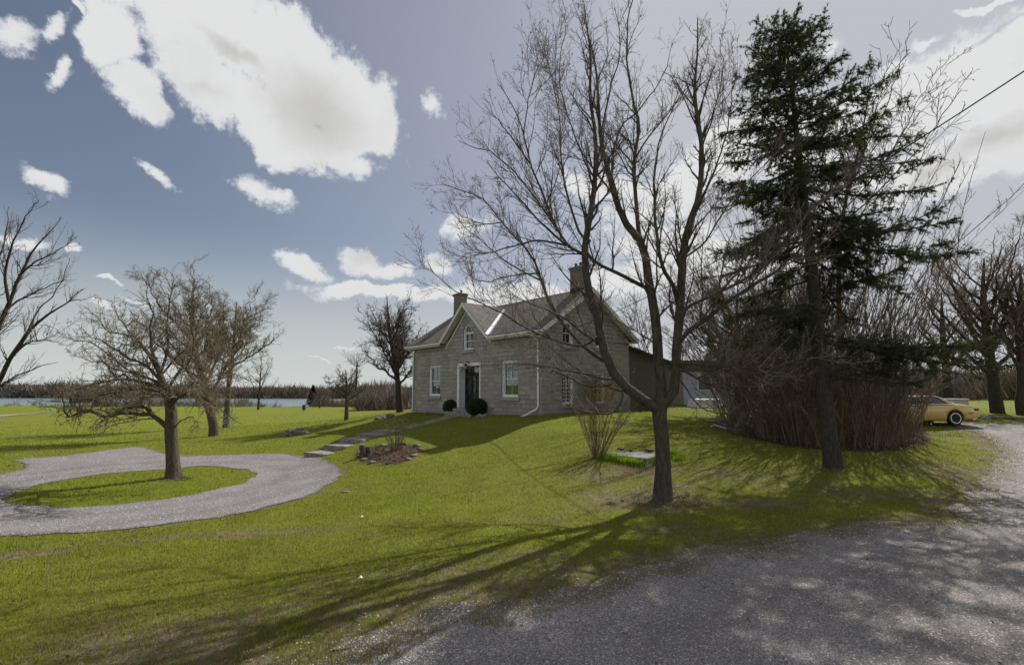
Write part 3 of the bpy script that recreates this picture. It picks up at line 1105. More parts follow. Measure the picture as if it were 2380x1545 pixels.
mbq.box(WT + .02, HL - WT - .02, WT + .02, HW - WT - .02, 4.3, 4.36)
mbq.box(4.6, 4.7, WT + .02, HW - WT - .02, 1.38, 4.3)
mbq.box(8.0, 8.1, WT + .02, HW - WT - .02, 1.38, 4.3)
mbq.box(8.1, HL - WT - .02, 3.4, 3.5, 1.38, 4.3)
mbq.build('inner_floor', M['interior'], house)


# ---- windows: coordinates in the wall plane, built through to3
def sash_window(to3, u0, u1, z0, z1, sill=True, curtain='curtain', lattice=False, arch=None, head=True, mid=True, dep=.13):
    def bx(mb, a0, a1, b0, b1, d0, d1):
        p, q = to3(a0, b0, d0), to3(a1, b1, d1)
        lo = [min(s, t) for s, t in zip(p, q)]
        hi = [max(s, t) for s, t in zip(p, q)]
        mb.box(lo[0], hi[0], lo[1], hi[1], lo[2], hi[2])
    cx, cz = (u0 + u1) / 2, z0
    fr = MB()
    fw = .085
    top = z1 if arch is None else arch[0]
    d0, d1 = dep - .05, dep + .12
    bx(fr, u0, u0 + fw, z0, top, d0, d1)
    bx(fr, u1 - fw, u1, z0, top, d0, d1)
    bx(fr, u0 + fw, u1 - fw, z0, z0 + fw, d0, d1)
    if arch is None:
        bx(fr, u0 + fw, u1 - fw, z1 - fw * 1.3, z1, d0, d1)
    else:
        zs, zt_ = arch
        c, r = (u0 + u1) / 2, (u1 - u0) / 2
        rt = zt_ - zs
        n = 14
        for k in range(n):
            a, b_ = math.pi * k / n, math.pi * (k + 1) / n
            q = [(c + r * math.cos(a), zs + rt * math.sin(a)), (c + r * math.cos(b_), zs + rt * math.sin(b_)),
                 (c + (r - fw) * math.cos(b_), zs + (rt - fw) * math.sin(b_)), (c + (r - fw) * math.cos(a), zs + (rt - fw) * math.sin(a))]
            v = np.array(to3(0, 0, d1)) - np.array(to3(0, 0, d0))
            fr.prism([to3(s, t, d0) for s, t in q], v)
        bx(fr, u0 + fw, u1 - fw, zs - .03, zs + .03, d0 + .02, d1)
    f = fr.build('window_frame', M['white'], house)
    sa = MB()
    s0, s1 = dep + .015, dep + .055
    iu0, iu1, iz0 = u0 + fw, u1 - fw, z0 + fw
    iz1 = (z1 - fw * 1.3) if arch is None else arch[0] - .03
    zm = (iz0 + iz1) / 2
    t = .038
    for (a, b_, dd) in ((iz0, zm + .02, 0.03), (zm - .02, iz1, 0.0)):
        bx(sa, iu0, iu0 + t, a, b_, s0 + dd, s1 + dd)
        bx(sa, iu1 - t, iu1, a, b_, s0 + dd, s1 + dd)
        bx(sa, iu0 + t, iu1 - t, a, a + t, s0 + dd, s1 + dd)
        bx(sa, iu0 + t, iu1 - t, b_ - t, b_, s0 + dd, s1 + dd)
        if mid:
            bx(sa, (iu0 + iu1) / 2 - .013, (iu0 + iu1) / 2 + .013, a + t, b_ - t, s0 + dd + .005, s1 + dd - .005)
    if lattice:
        for k in range(1, 4):
            uu = iu0 + (iu1 - iu0) * k / 4
            bx(sa, uu - .012, uu + .012, iz0, iz1, s0 - .02, s0 - .005)
        for k in range(1, 8):
            zz = iz0 + (iz1 - iz0) * k / 8
            bx(sa, iu0, iu1, zz - .011, zz + .011, s0 - .035, s0 - .022)
    if arch is not None:
        zs, zt_ = arch
        c, r = (u0 + u1) / 2, (u1 - u0) / 2 - fw
        rt = zt_ - zs - fw
        v = np.array(to3(0, 0, s1)) - np.array(to3(0, 0, s0))
        for s in (-1, 1):        # two curved bars make the pointed tracery
            pr = None
            for k in range(9):
                a = k / 8
                uu = c + s * r * (.0 + .95 * a ** 1.0) * .55
                zz = zs + rt * (1 - a ** 1.7) * .93
                if pr:
                    sa.prism([to3(pr[0] - .014, pr[1], s0), to3(pr[0] + .014, pr[1], s0), to3(uu + .014, zz, s0), to3(uu - .014, zz, s0)], v)
                pr = (uu, zz)
    o = sa.build('sash', M['white'], f)
    gl = MB()
    gd = s0 + .035
    if arch is None:
        bx(gl, iu0, iu1, iz0, iz1 + .0, gd, gd + .004)
    else:
        bx(gl, iu0, iu1, iz0, iz1, gd, gd + .004)
        c, r = (u0 + u1) / 2, (u1 - u0) / 2 - fw
        pts = [(c + r * math.cos(math.pi * k / 12), arch[0] + (arch[1] - arch[0] - fw) * math.sin(math.pi * k / 12)) for k in range(13)]
        gl.prism([to3(s, q, gd) for s, q in pts], np.array(to3(0, 0, gd + .004)) - np.array(to3(0, 0, gd)))
    gl.build('pane', M['glass'], f)
    if curtain:
        cu = MB()
        w = (iu1 - iu0)
        for (a, b_) in ((iu0, iu0 + w * (.30 if curtain == 'curtain' else .46)), (iu1 - w * (.24 if curtain == 'curtain' else .46), iu1)):
            n = 9
            pr = None
            for k in range(n + 1):
                uu = a + (b_ - a) * k / n
                dd = gd + .14 + (.03 if k % 2 else 0)
                if pr:
                    cu.prism([to3(pr[0], iz0 - .05, pr[1]), to3(uu, iz0 - .05, dd), to3(uu, iz1 + .05, dd), to3(pr[0], iz1 + .05, pr[1])],
                             np.array(to3(0, 0, .006)) - np.array(to3(0, 0, 0)))
                pr = (uu, dd)
        cu.build('curtain', M[curtain], f)
    if sill:
        s = MB()
        bx(s, u0 - .13, u1 + .13, z0 - .19, z0 - .003, -.09, dep + .10)
        s.build('sill', M['sill'], f, bevel=.008)
    return f


sash_window(front3, *LW)
sash_window(front3, *RW, curtain='curtain')
sash_window(front3, AW[0], AW[1], AW[2], AW[4], arch=(AW[3], AW[4]), curtain='lace')
sash_window(side3, *SW1, curtain=None)
sash_window(side3, *SW2, curtain=None)
sash_window(side3, *SW3, lattice=True, curtain=None)
sash_window(side3, *SW4, curtain='lace')
sash_window(back3, 2.2, 3.3, 2.3, 4.0, curtain=None)

# ---- entrance
s = MB()
u0, u1, z0, z1 = DR
tw = .17
s.box(u0, u0 + tw, -.05, .06, z0, z1)
s.box(u1 - tw * .55, u1, -.05, .06, z0, z1)
s.box(u0 + tw, u1 - tw * .55, -.05, .06, z1 - tw, z1)
for q, w in ((.06, .05), (.22, .035), (.36, .03)):                       # panelled reveals
    s.box(u0, u0 + .06 + w * .5, q + .003, q + .13, z0, z1 - .09)
s.box(u0, u0 + .055, .06 + .003, .60, z0 + .0, z1 - .092)
s.box(u1 - .055, u1, .06 + .003, .60, z0, z1 - .092)
s.box(u0, u1, .063, .60, z1 - .09, z1)
s.build('door_surround', M['white'], house, bevel=.006)
d = MB()
dd0, dd1 = .50, .56
du0, du1 = u0 + .075, u1 - .075
d.box(du0, du0 + .09, dd0 - .02, dd1 + .03, z0, z1 - .095)
d.box(du1 - .09, du1, dd0 - .02, dd1 + .03, z0, z1 - .095)
d.box(du0 + .09, du1 - .09, dd0 - .02, dd1 + .03, 3.42, 3.50)
df = d.build('door_frame', M['black'], house)
um = (du0 + du1) / 2 - .1
for (a, b_, glz) in ((du0 + .095, um - .004, True), (um + .004, du1 - .095, False)):
    lf = MB()
    st_ = .11
    lf.box(a, a + st_, dd0, dd1, z0 + .02, 3.41)
    lf.box(b_ - st_, b_, dd0, dd1, z0 + .02, 3.41)
    for (q0, q1) in ((z0 + .02, z0 + .26), (2.12, 2.24), (3.28, 3.41)):
        lf.box(a + st_, b_ - st_, dd0, dd1, q0, q1)
    if not glz:
        lf.box(a + st_, b_ - st_, dd0 + .022, dd1 - .01, z0 + .26, 3.28)
    else:
        lf.box(a + st_, b_ - st_, dd0 + .022, dd1 - .01, z0 + .26, 2.12)
    l = lf.build('door', M['black'], house)
    if glz:
        q = MB(); q.box(a + st_, b_ - st_, dd0 + .025, dd0 + .03, 2.24, 3.28); q.build('glass_panel', M['glass'], l)
    else:
        q = MB()
        q.tube([(a + .05, dd0 - .045, 2.42), (a + .05, dd0 - .045, 2.58)], .012, 8)
        q.tube([(a + .05, dd0, 2.42), (a + .05, dd0 - .045, 2.42)], .01, 8)
        q.tube([(a + .05, dd0, 2.58), (a + .05, dd0 - .045, 2.58)], .01, 8)
        q.build('handle', M['flash'], l)
    if not glz:
        q = MB(); q.box(a - .006, a + .012, dd0 - .014, dd0 - .001, z0 + .03, 3.40); q.build('door_highlight', M['sill'], l)  # pale strip painting a highlight down the meeting edge of the doors
q = MB(); q.box(du0 + .09, du1 - .09, dd0 + .02, dd0 + .03, 3.50, z1 - .095); q.build('transom_pane', M['glass'], df)
q = MB(); q.box(du0 + .12, du1 - .12, dd0 + .09, dd0 + .11, 3.53, z1 - .13); q.build('transom_curtain', mat_plain("yellowed_blind", (.20, .17, .10), .9, .3, 14), df)
q = MB()
q.box(5.35, 7.45, -.42, .50, .75, 1.415)
q.box(5.15, 7.65, -.85, -.423, .75, 1.24)
q.build('doorstep', M['flag'], house, bevel=.02)
# lantern over the door
q = MB()
q.box(6.37, 6.47, -.075, -.052, 3.97, 4.10)
q.tube([(6.42, -.07, 4.05), (6.42, -.20, 4.12), (6.42, -.26, 4.06)], .012, 6)
q.lathe([(.02, .16), (.05, .13), (.13, .05), (.135, .03)], (6.42, -.26, 3.84), 8)
wl = q.build('wall_lantern', M['iron'], house)
q = MB(); q.lathe([(.02, -.22), (.055, -.20), (.06, -.182)], (6.42, -.26, 3.88), 8); q.build('lamp_base', M['iron'], wl)
q = MB(); q.lathe([(.05, 0), (.09, .17)], (6.42, -.26, 3.70), 8); q.build('lamp_shade', M['lamp_glass'], wl)

# ---- roofs
def slab(mb, pts, t=.10):
    """thin sloping slab under the given top corners"""
    mb.prism(pts, (0, 0, -t))


OV = .40
x0, x1, yb = -OV, HL + OV, HW + OV
VY = (7.57 - ZE) / SL - OV
fl, fr_ = 3.82, 8.66
rm = MB()
slab(rm, [(x0, -OV, ZE), (fl, -OV, ZE), (CEN, VY, ZE + SL * (VY + OV)), (fr_, -OV, ZE), (x1, -OV, ZE), (x1, HW / 2, ZR), (x0, HW / 2, ZR)])
slab(rm, [(x0, HW / 2 + .001, ZR), (x1, HW / 2 + .001, ZR), (x1, yb, ZE), (x0, yb, ZE)])
rf = rm.build('roof', M['shingle'], house)
uv_planar(rf, 1)
rg = MB()
GY = -OV - .02
slab(rg, [(CEN, GY, 7.57), (CEN, VY - .03, 7.575), (fl + .02, -OV + .03, ZE + .015), (fl - .02, GY, ZE + .012)], .09)
slab(rg, [(CEN, GY, 7.57), (fr_ + .02, GY, ZE + .012), (fr_ - .02, -OV + .03, ZE + .015), (CEN, VY - .03, 7.575)], .09)
go = rg.build('gable_roof', M['shingle'], house)
uv_planar(go, 1)
# ridge caps
q = MB()
q.prism([(x0 + .01, HW / 2 - .12, ZR - .07), (x0 + .01, HW / 2, ZR + .022), (x0 + .01, HW / 2 + .12, ZR - .07)], (x1 - x0 - .02, 0, 0))
uv_planar(q.build('ridge_cap', M['shingle'], rf), 1)
# valley flashing: a shiny strip bent into the valley
def valley(side, w0, w1, nm):
    f0 = Vector((CEN + side * (fr_ - CEN), -OV, ZE + .03))
    f1 = Vector((CEN + side * .25, VY - .35, ZE + SL * (VY + OV - .35) + .03))
    mb = MB()
    n_main = Vector((0, -SL, 1)).normalized()
    n_g = Vector((side * (7.57 - ZE) / (fr_ - CEN), 0, 1)).normalized()
    d_ = (f1 - f0).normalized()
    a = n_main.cross(d_).normalized() * (1 if side > 0 else -1)
    if a.x * side < 0: a = -a
    b_ = n_g.cross(d_).normalized()
    if b_.x * side > 0: b_ = -b_
    mb.prism([f0, f1, f1 + a * w1, f0 + a * w0], n_main * .006)
    mb.prism([f0, f1, f1 + b_ * w1, f0 + b_ * w0], n_g * .006)
    return mb.build(nm, M['flash'], rf)


valley(1, .17, .10, 'valley_flashing')
valley(-1, .05, .05, 'valley_flashing')
# fascia, gutters, soffits
FZ0, FZ1 = ZE - .26, ZE - .055
q = MB()
for a, b_ in ((x0, fl + .0), (fr_ - .0, x1)):
    q.box(a, b_, -OV - .035, -OV + .002, FZ0, FZ1)
    q.box(a, b_, -OV - .15, -OV - .038, FZ1 - .13, FZ1 - .005)         # gutter
q.box(x0, x1, yb - .002, yb + .035, FZ0, FZ1)
q.build('fascia', M['cream'], house, bevel=.006)
q = MB()
for a, b_ in ((x0 + .02, fl + .05), (fr_ - .05, x1 - .02)):
    q.box(a, b_, -OV + .004, -.002, FZ0 + .02, FZ0 + .045)
q.box(x0 + .02, x1 - .02, HW + .002, yb - .004, FZ0 + .02, FZ0 + .045)
q.build('soffit', M['cream'], house)


def rake(mb, p0, p1, t, h, off):
    """board along a slope: p0,p1 bottom/top points, t thickness vector, h drop"""
    p0, p1 = Vector(p0), Vector(p1)
    mb.prism([p0, p1, p1 + Vector((0, 0, -h)), p0 + Vector((0, 0, -h))], t)


for xx, tt in ((x1, .035), (x0, -.035)):
    q = MB()
    rake(q, (xx + (.002 if tt > 0 else -.002), -OV - .02, ZE - .045), (xx + (.002 if tt > 0 else -.002), HW / 2, ZR - .045), (tt, 0, 0), .24, 0)
    rake(q, (xx + (.002 if tt > 0 else -.002), yb + .02, ZE - .045), (xx + (.002 if tt > 0 else -.002), HW / 2 + .002, ZR - .045), (tt, 0, 0), .24, 0)
    q.build('rake_board', M['cream'], house)
for xa, xb in ((HL + .003, x1 - .003), (x0 + .003, -.003)):      # sloping soffit boards under the rakes
    q = MB()
    for ya, za, yc in ((-OV + .02, ZE, HW / 2), (yb - .02, ZE, HW / 2 + .002)):
        q.prism([(xa, ya, za - .125), (xb, ya, za - .125), (xb, yc, ZR - .125), (xa, yc, ZR - .125)], (0, 0, -.025))
    q.build('rake_soffit', M['cream'], house)
q = MB()   # centre gable boards and frieze
gs = (7.57 - ZE) / (fr_ - CEN)
for sgn in (-1, 1):
    p0, p1 = (CEN + sgn * (fr_ - CEN + .02), GY - .002, ZE - .04), (CEN, GY - .002, 7.57 - .02)
    rake(q, p0, p1, (0, -.035, 0), .22, 0)
    q.prism([(CEN + sgn * (fr_ - CEN - .06), GY + .02, ZE - .09), (CEN, GY + .02, 7.57 - .12), (CEN, -.003, 7.57 - .12), (CEN + sgn * (fr_ - CEN - .06), -.003, ZE - .09)], (0, 0, -.025))
    q.prism([(CEN + sgn * (fr_ - CEN - .22), -.045, ZE - .22), (CEN, -.045, 7.57 - .25), (CEN, -.045, 7.57 - .42), (CEN + sgn * (fr_ - CEN - .22), -.045, ZE - .40)], (0, .042, 0))
q.build('gable_board', M['cream'], house)


def chimney(xc, yc, w, d_, z0, z1, caps):
    mb = MB()
    mb.box(xc - w / 2, xc + w / 2, yc - d_ / 2, yc + d_ / 2, z0, z1 - .22)
    mb.box(xc - w / 2 - .04, xc + w / 2 + .04, yc - d_ / 2 - .04, yc + d_ / 2 + .04, z1 - .217, z1 - .13)
    mb.box(xc - w / 2 - .08, xc + w / 2 + .08, yc - d_ / 2 - .08, yc + d_ / 2 + .08, z1 - .127, z1 - .04)
    o = mb.build('chimney', M['brick'], house, bevel=.006)
    uv_planar(o)
    c = MB()
    c.box(xc - w / 2 - .03, xc + w / 2 + .03, yc - d_ / 2 - .03, yc + d_ / 2 + .03, z1 - .037, z1)
    c.build('chimney_crown', M['concrete'], o, bevel=.01)
    fl_ = MB()
    for dx in caps:
        fl_.lathe([(.075, 0), (.07, .18), (.09, .19), (.10, .23), (.03, .27)], (xc + dx, yc, z1 - .003), 12)
    fl_.build('flue_pipe', M['iron'], o, smooth=False)
    f2 = MB()
    f2.box(xc - w / 2 - .012, xc + w / 2 + .012, yc - d_ / 2 - .012, yc + d_ / 2 + .012, z0 + .2, ZR + .06)
    f2.build('base_flashing', M['iron'], o)


chimney(.30, HW / 2, .80, .62, ZR - 1.1, 9.45, (.1,))
chimney(11.75, HW / 2, .70, .62, ZR - 1.2, 9.25, (-.17, .17))
q = MB()
vx, vy = 8.10, 1.15
vz = 7.57 - (vx - CEN) * gs
q.tube([(vx, vy, vz - .05), (vx, vy, vz + .36)], .055, 10)
q.lathe([(.12, -.02), (.07, .05)], (vx, vy, vz), 12)
q.build('roof_vent', M['iron'], go)
# downpipes
def downpipe(pts, r=.045):
    q = MB()
    q.tube(pts, r, 8)
    return q.build('downpipe', M['white'], house, smooth=False)


downpipe([(12.23, -.44, FZ0 + .03), (12.23, -.42, FZ0 - .05), (12.23, -.075, FZ0 - .30), (12.23, -.07, 1.75), (12.20, -.10, 1.58), (11.75, -.45, 1.27), (11.55, -.62, 1.17)])
downpipe([(.08, -.44, FZ0 + .03), (.08, -.42, FZ0 - .05), (.08, -.075, FZ0 - .30), (.08, -.07, 1.30), (.02, -.12, 1.12), (-.55, -.35, .92)])
q = MB()
q.tube([(HL + .035, .79, 1.6), (HL + .035, .79, 4.9)], .022, 8)
q.build('electric_conduit', M['sill'], house)
q = MB(); q.box(HL + .003, HL + .13, .67, .91, 2.45, 2.8); q.build('electric_meter', M['sill'], house, bevel=.01)
q = MB(); q.tube([(7.86, -.02, 1.45), (7.86, -.09, 1.5), (7.86, -.09, 1.15)], .03, 8); q.build('basement_pipe', M['iron'], house)
q = MB()
for k in range(6): q.box(8.25 + k * .09, 8.28 + k * .09, -.03, -.002, 1.22, 1.52)
q.box(8.2, 8.78, -.035, -.003, 1.53, 1.57); q.build('basement_vent', M['sill'], house)

# ---- low rear wing with its own roof
wg = MB()
wg.box(HL - 6.5, HL - .25, HW + .003, HW + 4.6, .4, 4.25)
wb = wg.build('rear_wing', mat_plain("grey_green_siding", (.125, .112, .095), .85, .2, 8, bmp=.01), house)
q = MB()
slab(q, [(HL - 6.7, HW + .02, 5.02), (HL + .1, HW + .02, 5.02), (HL + .1, HW + 4.9, 4.22), (HL - 6.7, HW + 4.9, 4.22)], .09)
uv_planar(q.build('wing_roof', M['shingle'], house), 1)
q = MB()
q.prism([(HL - .25, HW + .003, 4.253), (HL - .25, HW + 4.6, 4.253), (HL - .25, HW + .003, 4.86)], (-6.2, 0, 0))
q.build('wing_gable', mat_plain("grey_green_boarding", (.125, .112, .095), .85, .2, 8), house)

# ------------------------------------------------------------------ garage behind
gy0 = 35.5
gp = at(1565, 950, gy0)
gb = gz(13, gy0)
gar = empty('garage', (gp[0], gy0, gb), R(-3))
tag(gar, "long low outbuilding of white block and grey boards behind the thicket", "outbuilding")
M['block'] = mat_plain("white_painted_block", (.40, .43, .50), .8, .10, 4, bmp=.008)
m, g, b, o_ = new_mat("board_and_batten")
tcx = g.n('ShaderNodeTexCoord').outputs['Object']
sx = g.n('ShaderNodeSeparateXYZ', ins={0: tcx}).outputs[0]
fracx = g.math('FRACT', g.math('MULTIPLY', sx, 5.0))
g.put(b.inputs['Base Color'], g.mix(g.step(fracx, .0, .14), (.05, .045, .035), g.mix(g.noise(tcx, 5.0, 5.0), (.20, .18, .14), (.28, .26, .21))))
b.inputs['Roughness'].default_value = .9
M['boards'] = m
q = MB(); q.box(.75, 7.4, 0, 6, -.3, 2.35); q.build('block_wall', M['block'], gar)
q = MB(); q.box(-.9, .747, -.03, 5.9, -.3, 2.35); q.build('board_wall', M['boards'], gar)
q = MB(); q.box(-.9, 7.4, -.02, 6, 2.353, 2.95); q.build('upper_boards', mat_plain("brown_boards", (.13, .105, .075), .9, .3, 10), gar)
q = MB(); q.box(-1.3, 7.8, -.7, 6.4, 2.953, 3.12); q.build('roof', mat_plain("dark_flat_roof", (.09, .085, .06), .9, .3, 6), gar)
for k, (a, b_, z0_, z1_) in enumerate(((1.75, 2.75, 1.0, 2.1), (3.3, 4.2, 1.0, 2.1))):
    q = MB()
    q.box(a, b_, -.04, -.003, z0_, z0_ + .07); q.box(a, b_, -.04, -.003, z1_ - .07, z1_)
    q.box(a, a + .07, -.04, -.003, z0_ + .07, z1_ - .07); q.box(b_ - .07, b_, -.04, -.003, z0_ + .07, z1_ - .07)
    w_ = q.build('window', M['white'], gar)
    q = MB(); q.box(a + .07, b_ - .07, -.02, -.004, z0_ + .07, z1_ - .07); q.build('pane', mat_plain("grey_glass", (.12, .13, .13), .1, .1, 3), w_)
q = MB()
q.box(4.9, 7.2, -.035, -.003, -.1, 2.15)
gd_ = q.build('garage_door', mat_plain("pale_door", (.45, .47, .52), .6, .05, 4), gar)
q = MB()
for k in range(1, 4): q.box(4.92, 7.18, -.05, -.037, -.1 + k * .55, -.07 + k * .55)
q.build('door_rib', M['sill'], gd_)
# small brick shed between
bs = at(1532, 955, 36.5)
sh_ = empty('shed', (bs[0], 36.8, gz(bs[0], 36.8)), R(-3))
tag(sh_, "small red brick lean-to with a white window behind the maple trunk", "shed")
q = MB(); q.box(-1.3, 1.2, 0, 2.6, -.3, 2.6)
bw = q.build('wall', mat_plain("red_brick", (.17, .075, .05), .9, .3, 14), sh_)
q = MB(); q.prism([(-1.5, -.3, 2.62), (1.4, -.3, 2.62), (1.4, 2.8, 3.1), (-1.5, 2.8, 3.1)], (0, 0, .09)); uv_planar(q.build('roof', M['shingle'], sh_), 1)
q = MB(); q.box(.1, .75, -.04, -.003, 1.25, 2.2); w_ = q.build('window', M['white'], sh_)
q = MB(); q.box(.17, .68, -.05, -.043, 1.32, 2.13); q.build('pane', mat_plain("shed_glass", (.06, .07, .07), .1, .1, 3), w_)
# ------------------------------------------------------------------ trees
def unit(v):
    return v / (np.linalg.norm(v, axis=-1, keepdims=True) + 1e-12)


def tubes(P, Rr, sides):
    """P (N,K,3) centre lines, Rr (N,K) radii -> verts, quads"""
    N, K, _ = P.shape
    T = unit(np.gradient(P, axis=1))
    mean = unit(P[:, -1] - P[:, 0])
    ref = np.where(np.abs(mean[:, 2:3]) > .75, np.array([[0., 1., 0.]]), np.array([[0., 0., 1.]]))
    A = unit(np.cross(T, ref[:, None, :]))
    B = np.cross(T, A)
    ang = np.arange(sides) * 2 * math.pi / sides
    V = P[:, :, None, :] + Rr[:, :, None, None] * (A[:, :, None, :] * np.cos(ang)[None, None, :, None] + B[:, :, None, :] * np.sin(ang)[None, None, :, None])
    idx = np.arange(N * K * sides).reshape(N, K, sides)
    a = idx[:, :-1, :]
    b_ = idx[:, 1:, :]
    Q = np.stack([a, np.roll(a, -1, 2), np.roll(b_, -1, 2), b_], -1).reshape(-1, 4)
    return V.reshape(-1, 3), Q


def catmull(pts, n):
    pts = np.asarray(pts, float)
    if len(pts) == 2:
        t = np.linspace(0, 1, n)[:, None]
        return pts[0] * (1 - t) + pts[1] * t
    L = np.concatenate([[0], np.cumsum(np.linalg.norm(np.diff(pts, axis=0), axis=1))])
    s = np.linspace(0, L[-1], n)
    out = []
    for q in s:
        i = min(max(np.searchsorted(L, q) - 1, 0), len(pts) - 2)
        t = (q - L[i]) / (L[i + 1] - L[i] + 1e-9)
        p1, p2 = pts[i], pts[i + 1]
        p0 = pts[i - 1] if i > 0 else 2 * p1 - p2
        p3 = pts[i + 2] if i + 2 < len(pts) else 2 * p2 - p1
        out.append(.5 * (2 * p1 + (p2 - p0) * t + (2 * p0 - 5 * p1 + 4 * p2 - p3) * t * t + (-p0 + 3 * p1 - 3 * p2 + p3) * t ** 3))
    return np.array(out)


def grow(P, Rr, r, per_m, L, ang, K=5, up=.1, wig=.18, tmin=.1, rk=.55, rmax=.05, rtip=.002, grav=0.0, keepout=None, lpow=1.0, flat=0.0):
    """side shoots on every centre line of P"""
    N, Kp, _ = P.shape
    seg = np.linalg.norm(np.diff(P, axis=1), axis=2)
    length = seg.sum(1)
    cnt = r.poisson(length * per_m * (1 - tmin))
    pid = np.repeat(np.arange(N), cnt)
    n = len(pid)
    if n == 0:
        return np.zeros((0, K, 3)), np.zeros((0, K))
    t = tmin + (1 - tmin) * r.random(n)
    f = t * (Kp - 1)
    i = np.minimum(f.astype(int), Kp - 2)
    w = (f - i)[:, None]
    p = P[pid, i] * (1 - w) + P[pid, i + 1] * w
    pr = Rr[pid, i] * (1 - w[:, 0]) + Rr[pid, i + 1] * w[:, 0]
    T = unit(P[pid, i + 1] - P[pid, i])
    rnd = r.normal(size=(n, 3))
    rnd[:, 2] *= (1 - flat)
    perp = unit(rnd - (rnd * T).sum(1, keepdims=True) * T)
    a = R(ang[0]) + (R(ang[1]) - R(ang[0])) * r.random(n)
    d = unit(T * np.cos(a)[:, None] + perp * np.sin(a)[:, None])
    d[:, 2] += up
    d = unit(d)
    ln = (L[0] + (L[1] - L[0]) * r.random(n)) * (1 - .66 * t ** lpow)
    ln *= np.clip(length[pid] / (L[1] * 1.2), .35, 1)
    Q = np.empty((n, K, 3))
    Q[:, 0] = p
    st = ln / (K - 1)
    for k in range(1, K):
        d = unit(d + r.normal(size=(n, 3)) * wig + np.array([0, 0, up * .6 - grav * k / K]))
        Q[:, k] = Q[:, k - 1] + d * st[:, None]
    r0 = np.minimum(pr * rk, rmax)
    RR = r0[:, None] * np.linspace(1, 0, K)[None] + rtip * np.linspace(.3, 1, K)[None]
    RR = np.minimum(RR, pr[:, None] * .9)
    if keepout is not None:
        k = keepout(Q)
        Q, RR = Q[k], RR[k]
    return Q, RR


class Tree:
    def __init__(self, seed):
        self.r = np.random.default_rng(seed)
        self.limbs = []           # (P (K,3), R (K,))

    def limb(self, pts, r0, r1, n=None, jit=0.0):
        pts = np.asarray(pts, float)
        L = np.linalg.norm(np.diff(pts, axis=0), axis=1).sum()
        n = n or 20
        P = catmull(pts, n)
        if jit:
            nz = self.r.normal(size=P.shape) * jit
            nz[0] = 0
            P = P + (nz + np.roll(nz, 1, 0)) / 2 * np.linspace(0, 1, n)[:, None]
        self.limbs.append((P, np.linspace(r0, r1, n) if not hasattr(r0, '__len__') else np.interp(np.linspace(0, 1, n), np.linspace(0, 1, len(r0)), r0)))
        return P

    def arrays(self, k0=0):
        return np.stack([l[0] for l in self.limbs[k0:]]), np.stack([l[1] for l in self.limbs[k0:]])


def flare(P, Rr, sides, r, amp=.14, ridge=7):
    """trunk with root flare and fluted section"""
    V, Q = tubes(P[None], Rr[None], sides)
    V = V.reshape(len(P), sides, 3)
    ang = np.arange(sides) * 2 * math.pi / sides
    for k in range(len(P)):
        h = np.linalg.norm(P[k] - P[0])
        f = 1 + amp * (np.sin(ang * 3 + 1.3 + h * .5) * .4 + np.sin(ang * ridge + h * .9) * .35 + .25 * np.sin(ang * 11 + h * 3)) * (.3 + .9 * math.exp(-h / .5))
        V[k] = P[k] + (V[k] - P[k]) * f[:, None]
    return V.reshape(-1, 3), Q


def link_tree(name, base, label, cat, trunk_parts, twig_parts, bark, twig_mat, group=None, crown_name='crown'):
    root = empty(name, base)
    tag(root, label, cat, group)
    for nm, parts, mt in (('trunk', trunk_parts, bark), (crown_name, twig_parts, twig_mat)):
        if not parts: continue
        V, Fq, s = [], [], 0
        for v, q in parts:
            V.append(v); Fq.append(q + s); s += len(v)
        V = np.concatenate(V) - np.asarray(base)
        Q = np.concatenate([q for q in Fq if q.shape[1] == 4]) if any(q.shape[1] == 4 for q in Fq) else None
        T3 = [q for q in Fq if q.shape[1] == 3]
        faces = ([Q] if Q is not None else []) + ([np.concatenate(T3)] if T3 else [])
        np_mesh(nm, V, faces, mt, parent=root, smooth=True)
    return root


def buds(P, r, size, per):
    """small buds / first leaves as crossed triangles on twig lines"""
    N, K, _ = P.shape
    m = int(N * per)
    i = r.integers(0, N, m)
    k = r.integers(1, K, m)
    p = P[i, k]
    d1 = unit(r.normal(size=(m, 3))) * size * (.5 + r.random((m, 1)))
    d2 = unit(r.normal(size=(m, 3))) * size * .5
    V = np.stack([p, p + d1 + d2, p + d1 - d2], 1).reshape(-1, 3)
    return V, np.arange(m * 3).reshape(-1, 3)


M['bark_maple'] = mat_bark("maple_bark", (.042, .036, .029), (.105, .092, .074), 9, moss=(.085, .085, .055))
M['bark_dark'] = mat_bark("dark_bark", (.030, .024, .019), (.075, .061, .047), 12)
M['bark_apple'] = mat_bark("apple_bark", (.045, .036, .025), (.125, .105, .075), 14, moss=(.12, .12, .06))
M['bark_spruce'] = mat_bark("spruce_bark", (.036, .030, .026), (.085, .072, .062), 16)
M['twig_maple'] = mat_plain("maple_twigs", (.16, .13, .11), .8, .25, 3)
M['twig_apple'] = mat_plain("apple_twigs", (.18, .15, .10), .8, .3, 3)
M['twig_grey'] = mat_plain("grey_twigs", (.12, .10, .085), .8, .3, 2)
M['twig_red'] = mat_plain("reddish_twigs", (.155, .115, .085), .8, .35, .8)
M['twig_tan'] = mat_plain("tan_twigs", (.15, .115, .075), .8, .35, 2)


